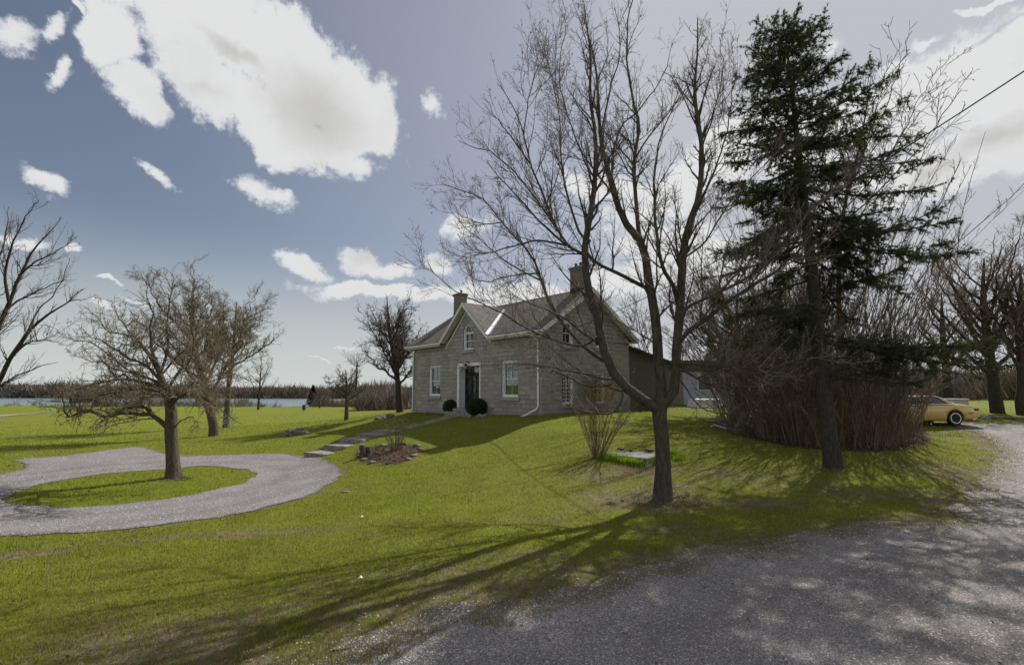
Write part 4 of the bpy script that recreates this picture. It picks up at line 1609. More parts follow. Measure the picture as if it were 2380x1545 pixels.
# ---------------- the big maple in the middle
def maple():
    t = Tree(21)
    D = 11.75
    def pt(px, py, dy=0.0): return at(px, py, D + dy)
    b0 = on_ground(1541, 1160)
    D = b0[1]
    b = b0.copy(); b[2] -= .15
    trunk = [b, pt(1541, 1130), pt(1541, 1080), pt(1538, 1010), pt(1533, 960), pt(1537, 925)]
    t.limb(trunk, [.25, .19, .165, .155, .165, .165], 0)
    Z = []
    def L(px, dy1, r0, r1, dy0=0.0, j=.03):
        n = len(px)
        pts = [pt(p[0], p[1], dy0 + (dy1 - dy0) * (k / (n - 1)) ** .9) for k, p in enumerate(px)]
        rr = np.array(r0) * .84 if hasattr(r0, '__len__') else r0 * .85
        t.limb(pts, rr, r1, 22, j)
    # A: big left limb
    L([(1533, 955), (1515, 942), (1472, 915), (1437, 880), (1415, 847), (1401, 804), (1392, 757), (1382, 714), (1371, 681), (1364, 651), (1358, 573), (1371, 498), (1383, 408), (1385, 317), (1371, 226), (1369, 113), (1360, 10)], -1.0, [.15, .13, .11, .095, .08, .062, .046, .03, .012], 0)
    L([(1404, 839), (1358, 807), (1317, 763), (1295, 735), (1271, 690), (1254, 635), (1249, 616), (1213, 566), (1168, 517), (1122, 462), (1077, 444), (1026, 421)], .8, .055, .006, -.1)
    L([(1364, 651), (1362, 598), (1322, 571), (1285, 512), (1258, 444), (1235, 385), (1217, 308), (1195, 254), (1160, 200)], -2.2, .045, .006, -.5)
    L([(1371, 560), (1349, 544), (1331, 494), (1313, 426), (1304, 344), (1299, 254), (1267, 127)], 1.2, .04, .006, -.5)
    L([(1262, 655), (1180, 610), (1120, 560), (1075, 525), (1040, 470)], 1.6, .026, .005, .4)
    # B: central stem
    L([(1537, 930), (1548, 934 - 30), (1537, 885), (1529, 831), (1526, 763), (1518, 709), (1506, 649), (1501, 600), (1495, 570), (1458, 526), (1430, 462), (1408, 385), (1396, 317), (1390, 226), (1378, 130), (1350, 30)], .6, [.16, .145, .13, .115, .092, .066, .046, .028, .012], 0)
    L([(1498, 590), (1485, 544), (1478, 453), (1473, 376), (1487, 294), (1476, 249), (1462, 181), (1457, 68), (1478, -30)], 1.6, .07, .012, .3)
    L([(1421, 440), (1426, 350), (1448, 290), (1482, 258), (1520, 210), (1544, 167), (1562, 104)], 2.0, .035, .006, .3)
    L([(1500, 668), (1472, 654), (1431, 632), (1393, 615), (1368, 597), (1322, 573), (1276, 535), (1225, 480), (1175, 430), (1130, 375)], -1.6, .06, .006, .3)
    L([(1473, 376), (1500, 330), (1540, 280), (1570, 240), (1610, 190)], -.8, .028, .005, .8)
    L([(1440, 470), (1400, 420), (1350, 350), (1320, 270), (1300, 180), (1310, 60)], -1.5, .03, .005, .3)
    L([(1396, 317), (1420, 200), (1440, 120), (1430, 20)], -.6, .03, .006, .4)
    L([(1254, 635), (1190, 640), (1130, 655), (1085, 640), (1060, 600)], 1.5, .024, .004, .3)
    L([(1168, 517), (1120, 520), (1080, 505), (1050, 475)], 1.2, .018, .004, .6)
    L([(1300, 540), (1240, 455), (1180, 385), (1120, 345), (1065, 330)], -1.8, .03, .005, -.8)
    L([(1235, 385), (1190, 320), (1150, 270), (1125, 225)], -2.6, .02, .004, -1.6)
    L([(1322, 571), (1250, 560), (1180, 575), (1110, 590), (1070, 560)], -2.6, .03, .004, -1.0)
    L([(1300, 254), (1290, 160), (1295, 80), (1310, 20)], 1.0, .015, .004, 1.0)
    L([(1217, 308), (1230, 220), (1250, 150), (1245, 100)], -1.6, .015, .004, -1.9)
    # C: right stem
    L([(1541, 940), (1561, 926), (1571, 871), (1572, 817), (1577, 763), (1581, 709), (1586, 641), (1590, 573), (1607, 512), (1625, 453), (1630, 340), (1621, 272), (1616, 204), (1621, 113), (1627, 40)], -.8, [.15, .13, .12, .11, .09, .07, .05, .03, .012], 0)
    L([(1574, 700), (1564, 662), (1545, 632), (1535, 594), (1521, 508), (1526, 385), (1540, 300), (1590, 220)], -2.0, .06, .006, -.3)
    L([(1580, 795), (1602, 768), (1638, 744), (1694, 699), (1735, 673), (1790, 640), (1850, 590), (1905, 520)], -1.8, .065, .008, -.3)
    L([(1583, 726), (1604, 710), (1675, 677), (1735, 647), (1800, 596), (1900, 470), (1990, 430), (2070, 350)], .2, .05, .008, -.3)
    L([(1573, 850), (1600, 845), (1657, 848), (1713, 855), (1787, 855), (1861, 836), (1930, 825)], -2.4, .05, .006, -.1)
    L([(1570, 862), (1590, 862), (1638, 888), (1694, 902), (1735, 896), (1787, 873), (1850, 850)], -1.2, .04, .006, -.1)
    L([(1568, 872), (1590, 895), (1612, 929), (1646, 955), (1690, 959), (1760, 950)], -.4, .024, .004, -.1)
    L([(1625, 470), (1660, 400), (1690, 300), (1700, 220), (1720, 150)], -1.2, .03, .005, -.5)
    L([(1590, 600), (1640, 560), (1690, 480), (1760, 400), (1830, 330)], 1.2, .03, .005, -.3)
    L([(1632, 340), (1660, 260), (1680, 160), (1670, 90)], -.3, .024, .005, -.5)
    # low limbs crossing in front of the house
    L([(1437, 880), (1404, 880), (1363, 869), (1322, 861), (1268, 852), (1196, 846), (1110, 850)], -1.4, .035, .004, 0)
    L([(1420, 893), (1388, 899), (1355, 893), (1300, 868), (1230, 850), (1160, 855)], .9, .03, .004, 0)
    L([(1395, 780), (1355, 803), (1312, 797), (1268, 783), (1225, 763), (1196, 745), (1168, 728), (1124, 705), (1055, 676), (1009, 636), (977, 618)], -1.9, .036, .004, -.2)
    L([(1447, 905), (1447, 926), (1426, 958), (1393, 961), (1350, 956), (1317, 942), (1280, 920)], -1.0, .034, .005, 0)
    L([(1401, 804), (1350, 770), (1310, 740), (1270, 720), (1215, 700), (1160, 690)], -2.1, .032, .004, -.2)
    L([(1475, 915), (1430, 905), (1390, 885), (1330, 850), (1270, 800), (1210, 790)], 1.2, .03, .004, 0)
    L([(1525, 830), (1490, 815), (1450, 800), (1415, 796)], -1.6, .03, .006, .1)
    L([(1524, 800), (1510, 790), (1470, 765), (1440, 750), (1380, 730)], 1.5, .03, .006, .1)
    P, Rr = t.arrays(1)
    r = t.r
    ko = None
    A1, B1 = grow(P, Rr, r, 4.6, (.8, 2.6), (24, 52), K=8, up=.16, wig=.12, tmin=.16, rk=.5, rmax=.03, rtip=.003)
    A1b, B1b = grow(P, Rr, r, 3.2, (.15, .5), (30, 70), K=5, up=.05, wig=.25, tmin=.08, rk=.4, rmax=.006, rtip=.002)
    A2, B2 = grow(A1, B1, r, 7.5, (.3, 1.05), (25, 55), K=6, up=.10, wig=.16, tmin=.10, rk=.6, rmax=.012, rtip=.003)
    A3, B3 = grow(A2, B2, r, 8.5, (.10, .38), (30, 65), K=4, up=.08, wig=.22, tmin=.1, rk=.7, rmax=.004, rtip=.0024)
    A4, B4 = grow(A1b, B1b, r, 5.0, (.08, .25), (30, 65), K=4, up=.05, wig=.25, tmin=.1, rk=.7, rmax=.004, rtip=.0018)
    trunkP, trunkR = t.limbs[0]
    tp = [flare(trunkP, trunkR, 28, r, .16)] + [tubes(P, Rr, 10)]
    m = B1.max(1) > .012
    tp.append(tubes(A1[m], B1[m], 6))
    cw = [tubes(A1[~m], B1[~m], 4), tubes(A2, B2, 3), tubes(A3, B3, 3), tubes(A1b, B1b, 3), tubes(A4, B4, 3), buds(A3, r, .022, 1.2)]
    base = (b0[0], b0[1], b0[2])
    link_tree('maple_tree', base, "big leafless maple with three spreading stems in front of the stone house", "tree", tp, cw, M['bark_maple'], M['twig_maple'])
    print('maple twigs', len(A1), len(A2), len(A3))


maple()


# ---------------- generic leafless tree
def bare_tree(name, px, py, top, left, right, label, seed, bark='bark_dark', twig='twig_grey', r0=.2, fork=.28, nl=9, group=None, cat='tree',
              lod=1.0, trunk_px=None, ysp=.8, sides=8, base=None, gnarl=.05, droop=0.0, cr=None):
    """px,py foot of the trunk; top = y of the highest twigs; left/right = x reach of the crown"""
    b0 = on_ground(px, py) if base is None else np.array(base, float)
    Y = b0[1]
    r = np.random.default_rng(seed)
    t = Tree(seed)
    H = at(px, top, Y)[2] - b0[2]
    xl, xr = at(left, (top + py) / 2, Y)[0] - b0[0], at(right, (top + py) / 2, Y)[0] - b0[0]
    b = b0.copy(); b[2] -= .1
    if trunk_px:
        tr = [b] + [at(q[0], q[1], Y) for q in trunk_px]
    else:
        tr = [b, b0 + [0, 0, H * fork * .5], b0 + [(xl + xr) * .06, 0, H * fork], b0 + [(xl + xr) * .18, .1, H * .55], b0 + [(xl + xr) * .3, 0, H * .86]]
    TP = t.limb(tr, [r0 * 1.35, r0, r0 * .85, r0 * .55, r0 * .12], 0, n=26, jit=gnarl * r0 * 2)
    TR = t.limbs[0][1]
    hz = TP[:, 2] - b0[2]
    for k in range(nl):
        f = fork * H + (H * .62 - fork * H) * (k / max(nl - 1, 1)) ** 1.1
        i = min(max(int(np.searchsorted(hz, f)), 1), len(TP) - 4)
        s = TP[i]
        az = k * 2.4 + r.random() * .9
        ext = (xr if math.cos(az) > 0 else -xl) * abs(math.cos(az)) + ysp * (xr - xl) / 2 * abs(math.sin(az))
        hh = (b0[2] + H) - s[2]
        rise = hh * (.62 + .36 * r.random()) * (.62 + .38 * k / nl)
        ex = ext * (1.0 - .35 * (k / nl)) * (.75 + .25 * r.random())
        d = np.array([math.cos(az), math.sin(az), 0])
        pts = [s, s + d * ex * .28 + [0, 0, rise * .22], s + d * ex * .62 + [0, 0, rise * .58 - droop * ex * .1], s + d * ex * .93 + [0, 0, rise * (1 - droop)]]
        t.limb(pts, TR[i] * .46, .010, n=26, jit=gnarl * 3)
    P, Rr = t.arrays(1)
    Lm = max(.8, H * .24)
    sc = H / 8.0
    A1, B1 = grow(P, Rr, r, 3.6 * lod / sc, (Lm * .35, Lm), (25, 58), K=7, up=.12 - droop * .2, wig=.17, tmin=.12, rk=.5, rmax=.028 * sc, rtip=.004 * sc)
    A1c, B1c = grow(TP[None], TR[None], r, 3.0 * lod / sc, (Lm * .35, Lm * .9), (35, 70), K=7, up=.1, wig=.17, tmin=.35, rk=.3, rmax=.028 * sc, rtip=.004 * sc)
    A1, B1 = np.concatenate([A1, A1c]), np.concatenate([B1, B1c])
    A2, B2 = grow(A1, B1, r, 5.6 * lod / sc, (Lm * .14, Lm * .46), (25, 60), K=5, up=.08 - droop * .3, wig=.2, tmin=.1, rk=.6, rmax=.011 * sc, rtip=.0042 * sc)
    A3, B3 = grow(A2, B2, r, 7.0 * lod / sc, (Lm * .05, Lm * .19), (30, 65), K=4, up=.08, wig=.25, tmin=.1, rk=.7, rmax=.006 * sc, rtip=.0038 * sc)
    tp = [flare(TP, TR, max(sides * 2, 12), r, .14), tubes(P, Rr, sides)]
    cw = [tubes(A1, B1, 4), tubes(A2, B2, 3), tubes(A3, B3, 3)]
    if cr: cw.append(buds(A3, r, cr[0], cr[1]))
    return link_tree(name, tuple(b0), label, cat, tp, cw, M[bark], M[twig], group)


# ---------------- apple tree on the grass island, traced
def apple():
    t = Tree(33)
    b0 = on_ground(404, 1110)
    D = b0[1]
    def pt(px, py, dy=0.0): return at(px, py, D + dy)
    b = b0.copy(); b[2] -= .12
    TP = t.limb([b, pt(402, 1080), pt(399, 1035), pt(397, 1000), pt(398, 960), pt(393, 925), pt(378, 890), pt(369, 860), pt(360, 830)], [.25, .19, .18, .175, .165, .155, .12, .08, .045], 0)
    def L(px, dy1, r0, r1=.006, dy0=0.0, j=.04):
        n = len(px)
        t.limb([pt(p[0], p[1], dy0 + (dy1 - dy0) * k / (n - 1)) for k, p in enumerate(px)], r0 * .8, r1, 22, j)
    L([(398, 1004), (380, 985), (360, 968), (352, 962), (330, 963), (300, 958), (270, 960), (245, 968), (232, 966), (205, 955), (180, 958), (165, 972), (150, 960), (148, 940), (145, 925), (125, 905), (105, 890)], -1.0, .10, .010)
    L([(360, 968), (345, 950), (320, 945), (290, 950), (262, 962), (240, 975), (222, 990)], -1.6, .06, .008)
    L([(395, 930), (370, 900), (330, 888), (290, 882), (250, 885), (210, 895), (175, 905), (140, 912)], .9, .08, .008)
    L([(385, 905), (350, 880), (310, 868), (270, 858), (240, 842), (215, 838), (170, 825)], 1.5, .06)
    L([(300, 885), (290, 870), (270, 875), (255, 860), (240, 842), (225, 826)], -.8, .04)
    L([(378, 890), (340, 850), (305, 835), (270, 815), (240, 795), (205, 780), (185, 760)], -1.3, .06)
    L([(372, 870), (345, 825), (320, 790), (290, 760), (270, 730), (262, 700)], .6, .06)
    L([(366, 850), (352, 810), (349, 770), (352, 730), (345, 700), (340, 665)], -.4, .06)
    L([(372, 870), (385, 830), (392, 790), (388, 750), (395, 700), (402, 660), (395, 630)], .4, .06)
    L([(392, 900), (415, 865), (440, 835), (450, 790), (445, 750), (452, 700)], -.9, .06)
    L([(398, 930), (430, 905), (470, 880), (490, 850), (500, 810), (505, 770)], 1.2, .06)
    L([(402, 925), (440, 915), (475, 925), (505, 945), (525, 960), (560, 985)], -.6, .05)
    L([(404, 995), (420, 978), (440, 970), (455, 978), (460, 1000)], -.5, .03, .004)
    L([(350, 962), (330, 940), (300, 925), (260, 922), (220, 930), (180, 945)], 1.6, .05)
    L([(398, 940), (380, 915), (350, 905), (300, 900), (255, 905), (220, 915)], -2.2, .06)
    L([(398, 940), (425, 915), (450, 890), (480, 900), (520, 915)], -2.2, .05)
    L([(366, 850), (330, 800), (300, 780), (255, 770), (225, 740), (200, 715)], 2.0, .05)
    L([(398, 935), (445, 905), (495, 885), (545, 872), (580, 885)], -1.6, .045)
    L([(372, 875), (420, 820), (470, 780), (500, 730), (515, 690)], 1.4, .045)
    L([(385, 910), (320, 905), (250, 915), (190, 930), (130, 935), (90, 930)], -1.4, .05)
    L([(378, 890), (300, 860), (220, 800), (170, 790), (140, 770)], .2, .045)
    P, Rr = t.arrays(1)
    r = t.r
    A1, B1 = grow(P, Rr, r, 7.0, (.5, 1.9), (30, 75), K=7, up=.12, wig=.20, tmin=.12, rk=.5, rmax=.022, rtip=.005, grav=.25)
    A1s, B1s = grow(P, Rr, r, 3.6, (.5, 1.5), (50, 90), K=7, up=.55, wig=.10, tmin=.2, rk=.4, rmax=.02, rtip=.004)   # upright water shoots
    A1d, B1d = grow(P, Rr, r, 3.2, (.3, 1.1), (50, 100), K=7, up=-.25, wig=.25, tmin=.2, rk=.4, rmax=.014, rtip=.003, grav=.3)
    A1, B1 = np.concatenate([A1, A1s, A1d]), np.concatenate([B1, B1s, B1d])
    A2, B2 = grow(A1, B1, r, 7.5, (.18, .7), (30, 75), K=5, up=.04, wig=.28, tmin=.1, rk=.6, rmax=.010, rtip=.0044)
    A3, B3 = grow(A2, B2, r, 7.5, (.06, .24), (35, 75), K=4, up=.05, wig=.3, tmin=.1, rk=.7, rmax=.006, rtip=.0038)
    # epicormic tangle around the fork
    A4, B4 = grow(TP[None, 8:22], t.limbs[0][1][None, 8:22], r, 75, (.15, .6), (40, 100), K=6, up=.05, wig=.5, tmin=.25, rk=.2, rmax=.008, rtip=.003)
    tp = [flare(TP, t.limbs[0][1], 24, r, .2), tubes(P, Rr, 8)]
    cw = [tubes(A1, B1, 4), tubes(A2, B2, 3), tubes(A3, B3, 3), tubes(A4, B4, 3), buds(A3, r, .025, .8)]
    link_tree('apple_tree', tuple(b0), "gnarled leafless apple tree standing on the grass island inside the driveway loop", "tree", tp, cw, M['bark_apple'], M['twig_apple'])


apple()
bare_tree('fruit_tree', 497, 1013, 608, 340, 560, "tall old fruit tree with a thick trunk on the lawn behind the island", 41, 'bark_apple', 'twig_apple', r0=.22, fork=.2, nl=16,
          trunk_px=[(496, 985), (488, 955), (475, 900), (460, 850), (452, 790), (448, 740), (444, 690)], gnarl=.06, lod=1.9, cr=(.03, .5))
bare_tree('fruit_tree', 527, 962, 655, 455, 640, "rounded leafless tree rising on the right behind the thick-trunked fruit tree", 42, 'bark_apple', 'twig_apple', r0=.19, fork=.38, nl=14,
          base=(*at(527, 962, 40)[:2], gz(*at(527, 962, 40)[:2])), lod=1.7, gnarl=.06)
bare_tree('shoreline_tree', 600, 952, 805, 560, 650, "thin many-branched tree at the edge of the field before the lake", 43, 'bark_dark', 'twig_apple', r0=.15, fork=.15, nl=9, lod=1.2)
bare_tree('walnut_tree', 930, 958, 672, 832, 1003, "dark two-stemmed leafless tree beside the left end of the stone house", 44, 'bark_dark', 'twig_grey', r0=.20, fork=.20, nl=20,
          trunk_px=[(928, 925), (925, 890), (918, 840), (905, 770), (902, 720), (900, 690)], lod=1.7, gnarl=.08, droop=.12)
bare_tree('sapling', 805, 976, 840, 745, 850, "small spreading leafless tree on the lawn left of the house", 45, 'bark_apple', 'twig_grey', r0=.13, fork=.30, nl=9, lod=1.7, droop=.15)
bare_tree('snag', 826, 944, 800, 785, 870, "tall broken-topped tree behind the small lawn tree", 46, 'bark_dark', 'twig_grey', r0=.28, fork=.62, nl=7, lod=1.0)
bare_tree('field_shrub', 743, 948, 908, 715, 765, "grey rounded bush in the field left of the small tree", 47, 'bark_dark', 'twig_grey', r0=.10, fork=.08, nl=10, lod=1.6, cat='bush')
# tree at the left edge: the trunk stands just outside the picture
def ash():
    t = Tree(48)
    p = at(-120, 1000, 17.0)
    b0 = np.array([p[0], 17.0, gz(p[0], 17.0)])
    def pt(px, py, dy=0.0): return at(px, py, 17.0 + dy)
    b = b0.copy(); b[2] -= .1
    TP = t.limb([b, pt(-118, 970), pt(-112, 930), pt(-105, 890), pt(-98, 800), pt(-100, 690), pt(-105, 560), pt(-110, 450)], [.30, .24, .22, .19, .12, .06, .02], 0, n=26)
    def L(px, dy1, r0, r1=.006, dy0=0.0):
        n = len(px)
        t.limb([pt(q[0], q[1], dy0 + (dy1 - dy0) * k / (n - 1)) for k, q in enumerate(px)], r0, r1, 22, .03)
    L([(-112, 930), (-60, 915), (-20, 905), (0, 880), (25, 832), (60, 778), (90, 747), (130, 718), (170, 693), (203, 672)], -1.0, .11)
    L([(-105, 890), (-60, 850), (-20, 795), (0, 750), (22, 700), (45, 640), (75, 585), (110, 545), (142, 505)], .6, .11)
    L([(10, 725), (40, 700), (80, 682), (120, 662), (168, 648)], 1.4, .04)
    L([(20, 700), (12, 640), (25, 580), (50, 520), (75, 480), (92, 462)], -.8, .05)
    L([(-100, 800), (-60, 720), (-20, 640), (5, 580), (15, 530), (20, 480)], .9, .07)
    L([(-112, 930), (-50, 925), (0, 898), (40, 872), (90, 852), (135, 842)], 1.0, .06)
    L([(25, 832), (60, 800), (100, 790), (150, 800)], -1.8, .035)
    L([(45, 640), (80, 610), (120, 590), (176, 552)], -1.2, .035)
    L([(60, 778), (90, 720), (120, 690), (150, 640), (160, 600)], 1.4, .03)
    L([(-105, 850), (-150, 780), (-190, 700), (-220, 600)], .5, .09)
    L([(-100, 800), (-140, 700), (-160, 600), (-170, 500)], -1.5, .07)
    L([(-112, 910), (-180, 860), (-240, 800), (-290, 740)], -.5, .09)
    P, Rr = t.arrays(1)
    r = t.r
    A1, B1 = grow(P, Rr, r, 4.6, (.5, 2.0), (22, 48), K=7, up=.14, wig=.11, tmin=.15, rk=.5, rmax=.02, rtip=.004)
    A2, B2 = grow(A1, B1, r, 5.5, (.3, .9), (22, 50), K=5, up=.08, wig=.14, tmin=.1, rk=.6, rmax=.008, rtip=.0034)
    A3, B3 = grow(A2, B2, r, 5.5, (.1, .35), (25, 55), K=4, up=.05, wig=.2, tmin=.1, rk=.7, rmax=.005, rtip=.003)
    link_tree('ash_tree', tuple(b0), "tall leafless tree leaning into the picture at the left edge", "tree",
              [flare(TP, t.limbs[0][1], 20, r), tubes(P, Rr, 8)], [tubes(A1, B1, 4), tubes(A2, B2, 3), tubes(A3, B3, 3)], M['bark_dark'], M['twig_grey'])


ash()




# ---------------- right-hand background trees
bare_tree('oak_tree', 2318, 960, 497, 2165, 2440, "broad leafless tree with a fan of dark branches behind the yellow car", 51, 'bark_dark', 'twig_red', r0=.29, fork=.16, nl=24, lod=1.35,
          base=(*at(2318, 960, 33)[:2], gz(*at(2318, 960, 33)[:2])), trunk_px=[(2312, 910), (2302, 840), (2292, 760), (2285, 680), (2288, 600)], gnarl=.022)
bare_tree('maple_sapling', 2206, 948, 640, 2120, 2290, "leafless tree with a dark trunk standing right behind the yellow car", 52, 'bark_dark', 'twig_red', r0=.27, fork=.22, nl=12, lod=1.1,
          base=(*at(2206, 948, 37)[:2], gz(*at(2206, 948, 37)[:2])))
bare_tree('oak_tree', 2392, 962, 560, 2310, 2520, "reddish leafless tree at the right edge of the picture", 53, 'bark_dark', 'twig_red', r0=.26, fork=.18, nl=18, lod=1.1,
          base=(*at(2378, 958, 31)[:2], gz(*at(2378, 958, 31)[:2])))
bare_tree('tall_ash_tree', 1975, 1000, 70, 1850, 2190, "tall slender leafless tree rising out of the thicket behind the spruce", 54, 'bark_dark', 'twig_grey', r0=.10, fork=.45, nl=12, lod=1.2,
          base=(*at(1975, 1000, 22)[:2], gz(*at(1975, 1000, 22)[:2])), gnarl=.03, trunk_px=[(1968, 900), (1950, 700), (1960, 500), (2000, 330), (2025, 180)])
bare_tree('garden_tree', 1880, 985, 590, 1740, 2060, "leafless small tree with tangled brown twigs directly behind the spruce trunk", 56, 'bark_dark', 'twig_tan', r0=.12, fork=.08, nl=18, lod=2.0,
          base=(*at(1880, 985, 25.5)[:2], gz(*at(1880, 985, 25.5)[:2])), gnarl=.04)
bare_tree('garden_tree', 1770, 985, 600, 1560, 1900, "leafless small tree with upright twigs behind the left side of the thicket", 55, 'bark_dark', 'twig_grey', r0=.14, fork=.1, nl=20, lod=2.3,
          base=(*at(1720, 985, 27)[:2], gz(*at(1720, 985, 27)[:2])), gnarl=.04)


# ---------------- spruce
def spruce():
    r = np.random.default_rng(61)
    b0 = on_ground(1936, 1086)
    D = b0[1]
    def pt(px, py, dy=0.0): return at(px, py, D + dy)
    b = b0.copy(); b[2] -= .15
    tr = [b, pt(1935, 1060), pt(1926, 1000), pt(1915, 900), pt(1903, 800), pt(1895, 700), pt(1884, 600), pt(1872, 500), pt(1860, 400), pt(1850, 300), pt(1838, 190), pt(1826, 90), pt(1820, 60)]
    T = catmull(tr, 60)
    TR = np.interp(np.linspace(0, 1, 60), [0, .02, .06, .3, .6, .9, 1], [.34, .26, .225, .19, .12, .04, .012])
    # crown outline: picture y -> reach to the left and right of the stem (picture px)
    ys = np.array([28, 60, 110, 180, 260, 340, 420, 500, 570, 640, 720, 790, 860, 905])
    le = np.array([14, 45, 115, 145, 170, 200, 215, 205, 245, 255, 260, 210, 150, 60])
    re = np.array([14, 55, 95, 115, 185, 240, 305, 330, 320, 300, 300, 400, 330, 80])
    den = np.array([1, 1, 1, 1, 1, 1, .95, .85, .8, .55, .5, .55, .30, .12])
    BP, BR, foliage = [], [], []
    def yof(P):
        d = P - EYE
        c, s = math.cos(PITCH), math.sin(PITCH)
        return 772.5 - FP * ((-d[1] * s + d[2] * c) / (d[1] * c + d[2] * s))
    sc = D / FP
    hs, zz = [], b0[2] + 2.4
    H = T[-1, 2]
    while zz < H - .12:
        hs.append(zz)
        zz += .46 - .16 * (zz / H)
    golden = 2.39996
    n = 0
    for h in hs:
        i = int(np.argmin(np.abs(T[:, 2] - h)))
        base = T[i]
        y = yof(base)
        dn = float(np.interp(y, ys, den))
        for q in range(5):
            n += 1
            az = n * golden + r.random() * .7
            cx = math.cos(az)
            if r.random() > dn * 1.02 * (1 if abs(cx) > .5 else .45): continue
            y_off = y
            reach = np.interp(y_off, ys, re) if cx > 0 else np.interp(y_off, ys, le)
            other = (np.interp(y_off, ys, re) + np.interp(y_off, ys, le)) / 2
            L = (reach * cx * cx + other * .85 * (1 - cx * cx)) * sc * (.66 + .46 * r.random() ** .8)
            if y > 540 and cx > .5 and r.random() < .3: L *= .6
            u = (h - b0[2]) / (H - b0[2])
            el0 = R(-12 + 50 * max(0, (u - .55) / .45) ** 1.3 + r.normal() * 6)
            K = 9
            d = np.array([math.cos(az) * math.cos(el0), math.sin(az) * math.cos(el0), math.sin(el0)])
            P = [base]
            for k in range(1, K):
                s = k / (K - 1)
                tilt = (-.10 + .26 * s) if u < .75 else .04
                d = unit(d + np.array([0, 0, tilt]) * .8 + r.normal(size=3) * .05)
                P.append(P[-1] + d * L / (K - 1))
            BP.append(P)
            r0 = min(TR[i] * .42, .012 + .011 * L)
            BR.append(np.linspace(r0, .005, K))
            foliage.append(.25 if y > 800 and cx < 0 else 1.0)
    # long low bough reaching right above the car
    for (pts, dyy) in (([(1912, 870), (1990, 850), (2100, 830), (2200, 815), (2290, 800), (2335, 778)], -2.0), ([(1915, 890), (2000, 870), (2100, 860), (2200, 862), (2260, 875)], -1.0),
                       ([(1912, 850), (2000, 815), (2090, 805), (2170, 820), (2270, 845)], -2.6), ([(1905, 800), (1990, 790), (2080, 800), (2180, 840)], .5),
                       ([(1890, 700), (1960, 660), (2060, 640), (2120, 600), (2195, 560)], -1.2), ([(1880, 580), (1960, 560), (2060, 535), (2140, 505), (2197, 480)], -1.2),
                       ([(1862, 420), (1950, 420), (2040, 410), (2110, 395), (2160, 372)], -1.0), ([(1856, 350), (1940, 340), (2020, 320), (2130, 318)], -.6),
                       ([(1905, 830), (1850, 800), (1770, 790), (1700, 800), (1640, 825)], -1.4), ([(1902, 780), (1840, 740), (1760, 720), (1690, 745)], -1.8),
                       ([(1886, 620), (1820, 600), (1740, 585), (1650, 592)], -1.0), ([(1864, 470), (1800, 455), (1720, 430), (1665, 425)], -.8)):
        P = catmull([at(p[0], p[1], D + dyy * k / (len(pts) - 1)) for k, p in enumerate(pts)], 9)
        BP.append(list(P)); BR.append(np.linspace(.035, .006, 9)); foliage.append(1.6)
    BP, BR, foliage = np.array(BP), np.array(BR), np.array(foliage)
    # side shoots, nearly level, then hanging tips
    fl = np.repeat(foliage, 1)
    S1, SR1 = grow(BP, BR, r, 15.0, (.35, 1.15), (38, 62), K=6, up=-.03, wig=.10, tmin=.12, rk=.5, rmax=.012, rtip=.003, grav=.06, flat=.9)
    S2, SR2 = grow(S1, SR1, r, 8.0, (.12, .40), (35, 65), K=4, up=-.12, wig=.12, tmin=.05, rk=.6, rmax=.006, rtip=.0025, grav=.25, flat=.5)
    yb_ = 0
    # needles
    def sprigs(P, per_m, t0):
        L = np.linalg.norm(np.diff(P, axis=1), axis=2).sum(1)
        cnt = r.poisson(L * per_m)
        pid = np.repeat(np.arange(len(P)), cnt)
        t = t0 + (1 - t0) * r.random(len(pid))
        f = t * (P.shape[1] - 1)
        i = np.minimum(f.astype(int), P.shape[1] - 2)
        w = (f - i)[:, None]
        p = P[pid, i] * (1 - w) + P[pid, i + 1] * w
        T_ = unit(P[pid, i + 1] - P[pid, i])
        return p, T_
    zcut = lambda p: (r.random(len(p)) < np.clip((p[:, 2] - 2.2) / 3.2, .10, 1) ** .9)
    ps, ts = [], []
    for P, per, t0 in ((S2, 56, .0), (S1, 52, .10), (BP, 26, .5)):
        p, q = sprigs(P, per, t0)
        right = (p[:, 0] > T[20, 0] + .9) & (r.random(len(p)) < .8)
        k = zcut(p) | right
        ps.append(p[k]); ts.append(q[k])
    p, T_ = np.concatenate(ps), np.concatenate(ts)
    m = len(p)
    rep = 3
    p = np.repeat(p, rep, 0); T_ = np.repeat(T_, rep, 0)
    rnd = r.normal(size=(m * rep, 3))
    pr = unit(rnd - (rnd * T_).sum(1, keepdims=True) * T_)
    tip = p + (T_ * .55 + pr * .85) * (.045 + .035 * r.random((m * rep, 1)))
    side = unit(np.cross(T_, pr)) * .0075
    V = np.stack([p - side + pr * -.004, p + side, tip], 1).reshape(-1, 3)
    Fi = np.arange(m * rep * 3).reshape(-1, 3)
    root = empty('spruce_tree', tuple(b0))
    tag(root, "tall dark green spruce with drooping layered boughs, the only evergreen on the front lawn", "tree")
    v, q = flare(T, TR, 20, r, .13)
    np_mesh('trunk', v - b0, [q], M['bark_spruce'], root, True)
    a = tubes(BP, BR, 6)
    V2, Q2 = [a[0]], [a[1]]
    s = len(a[0])
    for P, RR in ((S1, SR1), (S2, SR2)):
        v, q = tubes(P, RR, 3)
        V2.append(v); Q2.append(q + s); s += len(v)
    dead, dr = grow(T[None, 8:30], TR[None, 8:30], r, 12, (.3, 1.6), (60, 95), K=7, up=-.06, wig=.18, tmin=0, rk=.1, rmax=.014, rtip=.003)
    d2, dr2 = grow(dead, dr, r, 5, (.1, .5), (30, 70), K=5, up=-.1, wig=.25, tmin=.1, rk=.6, rmax=.006, rtip=.0025)
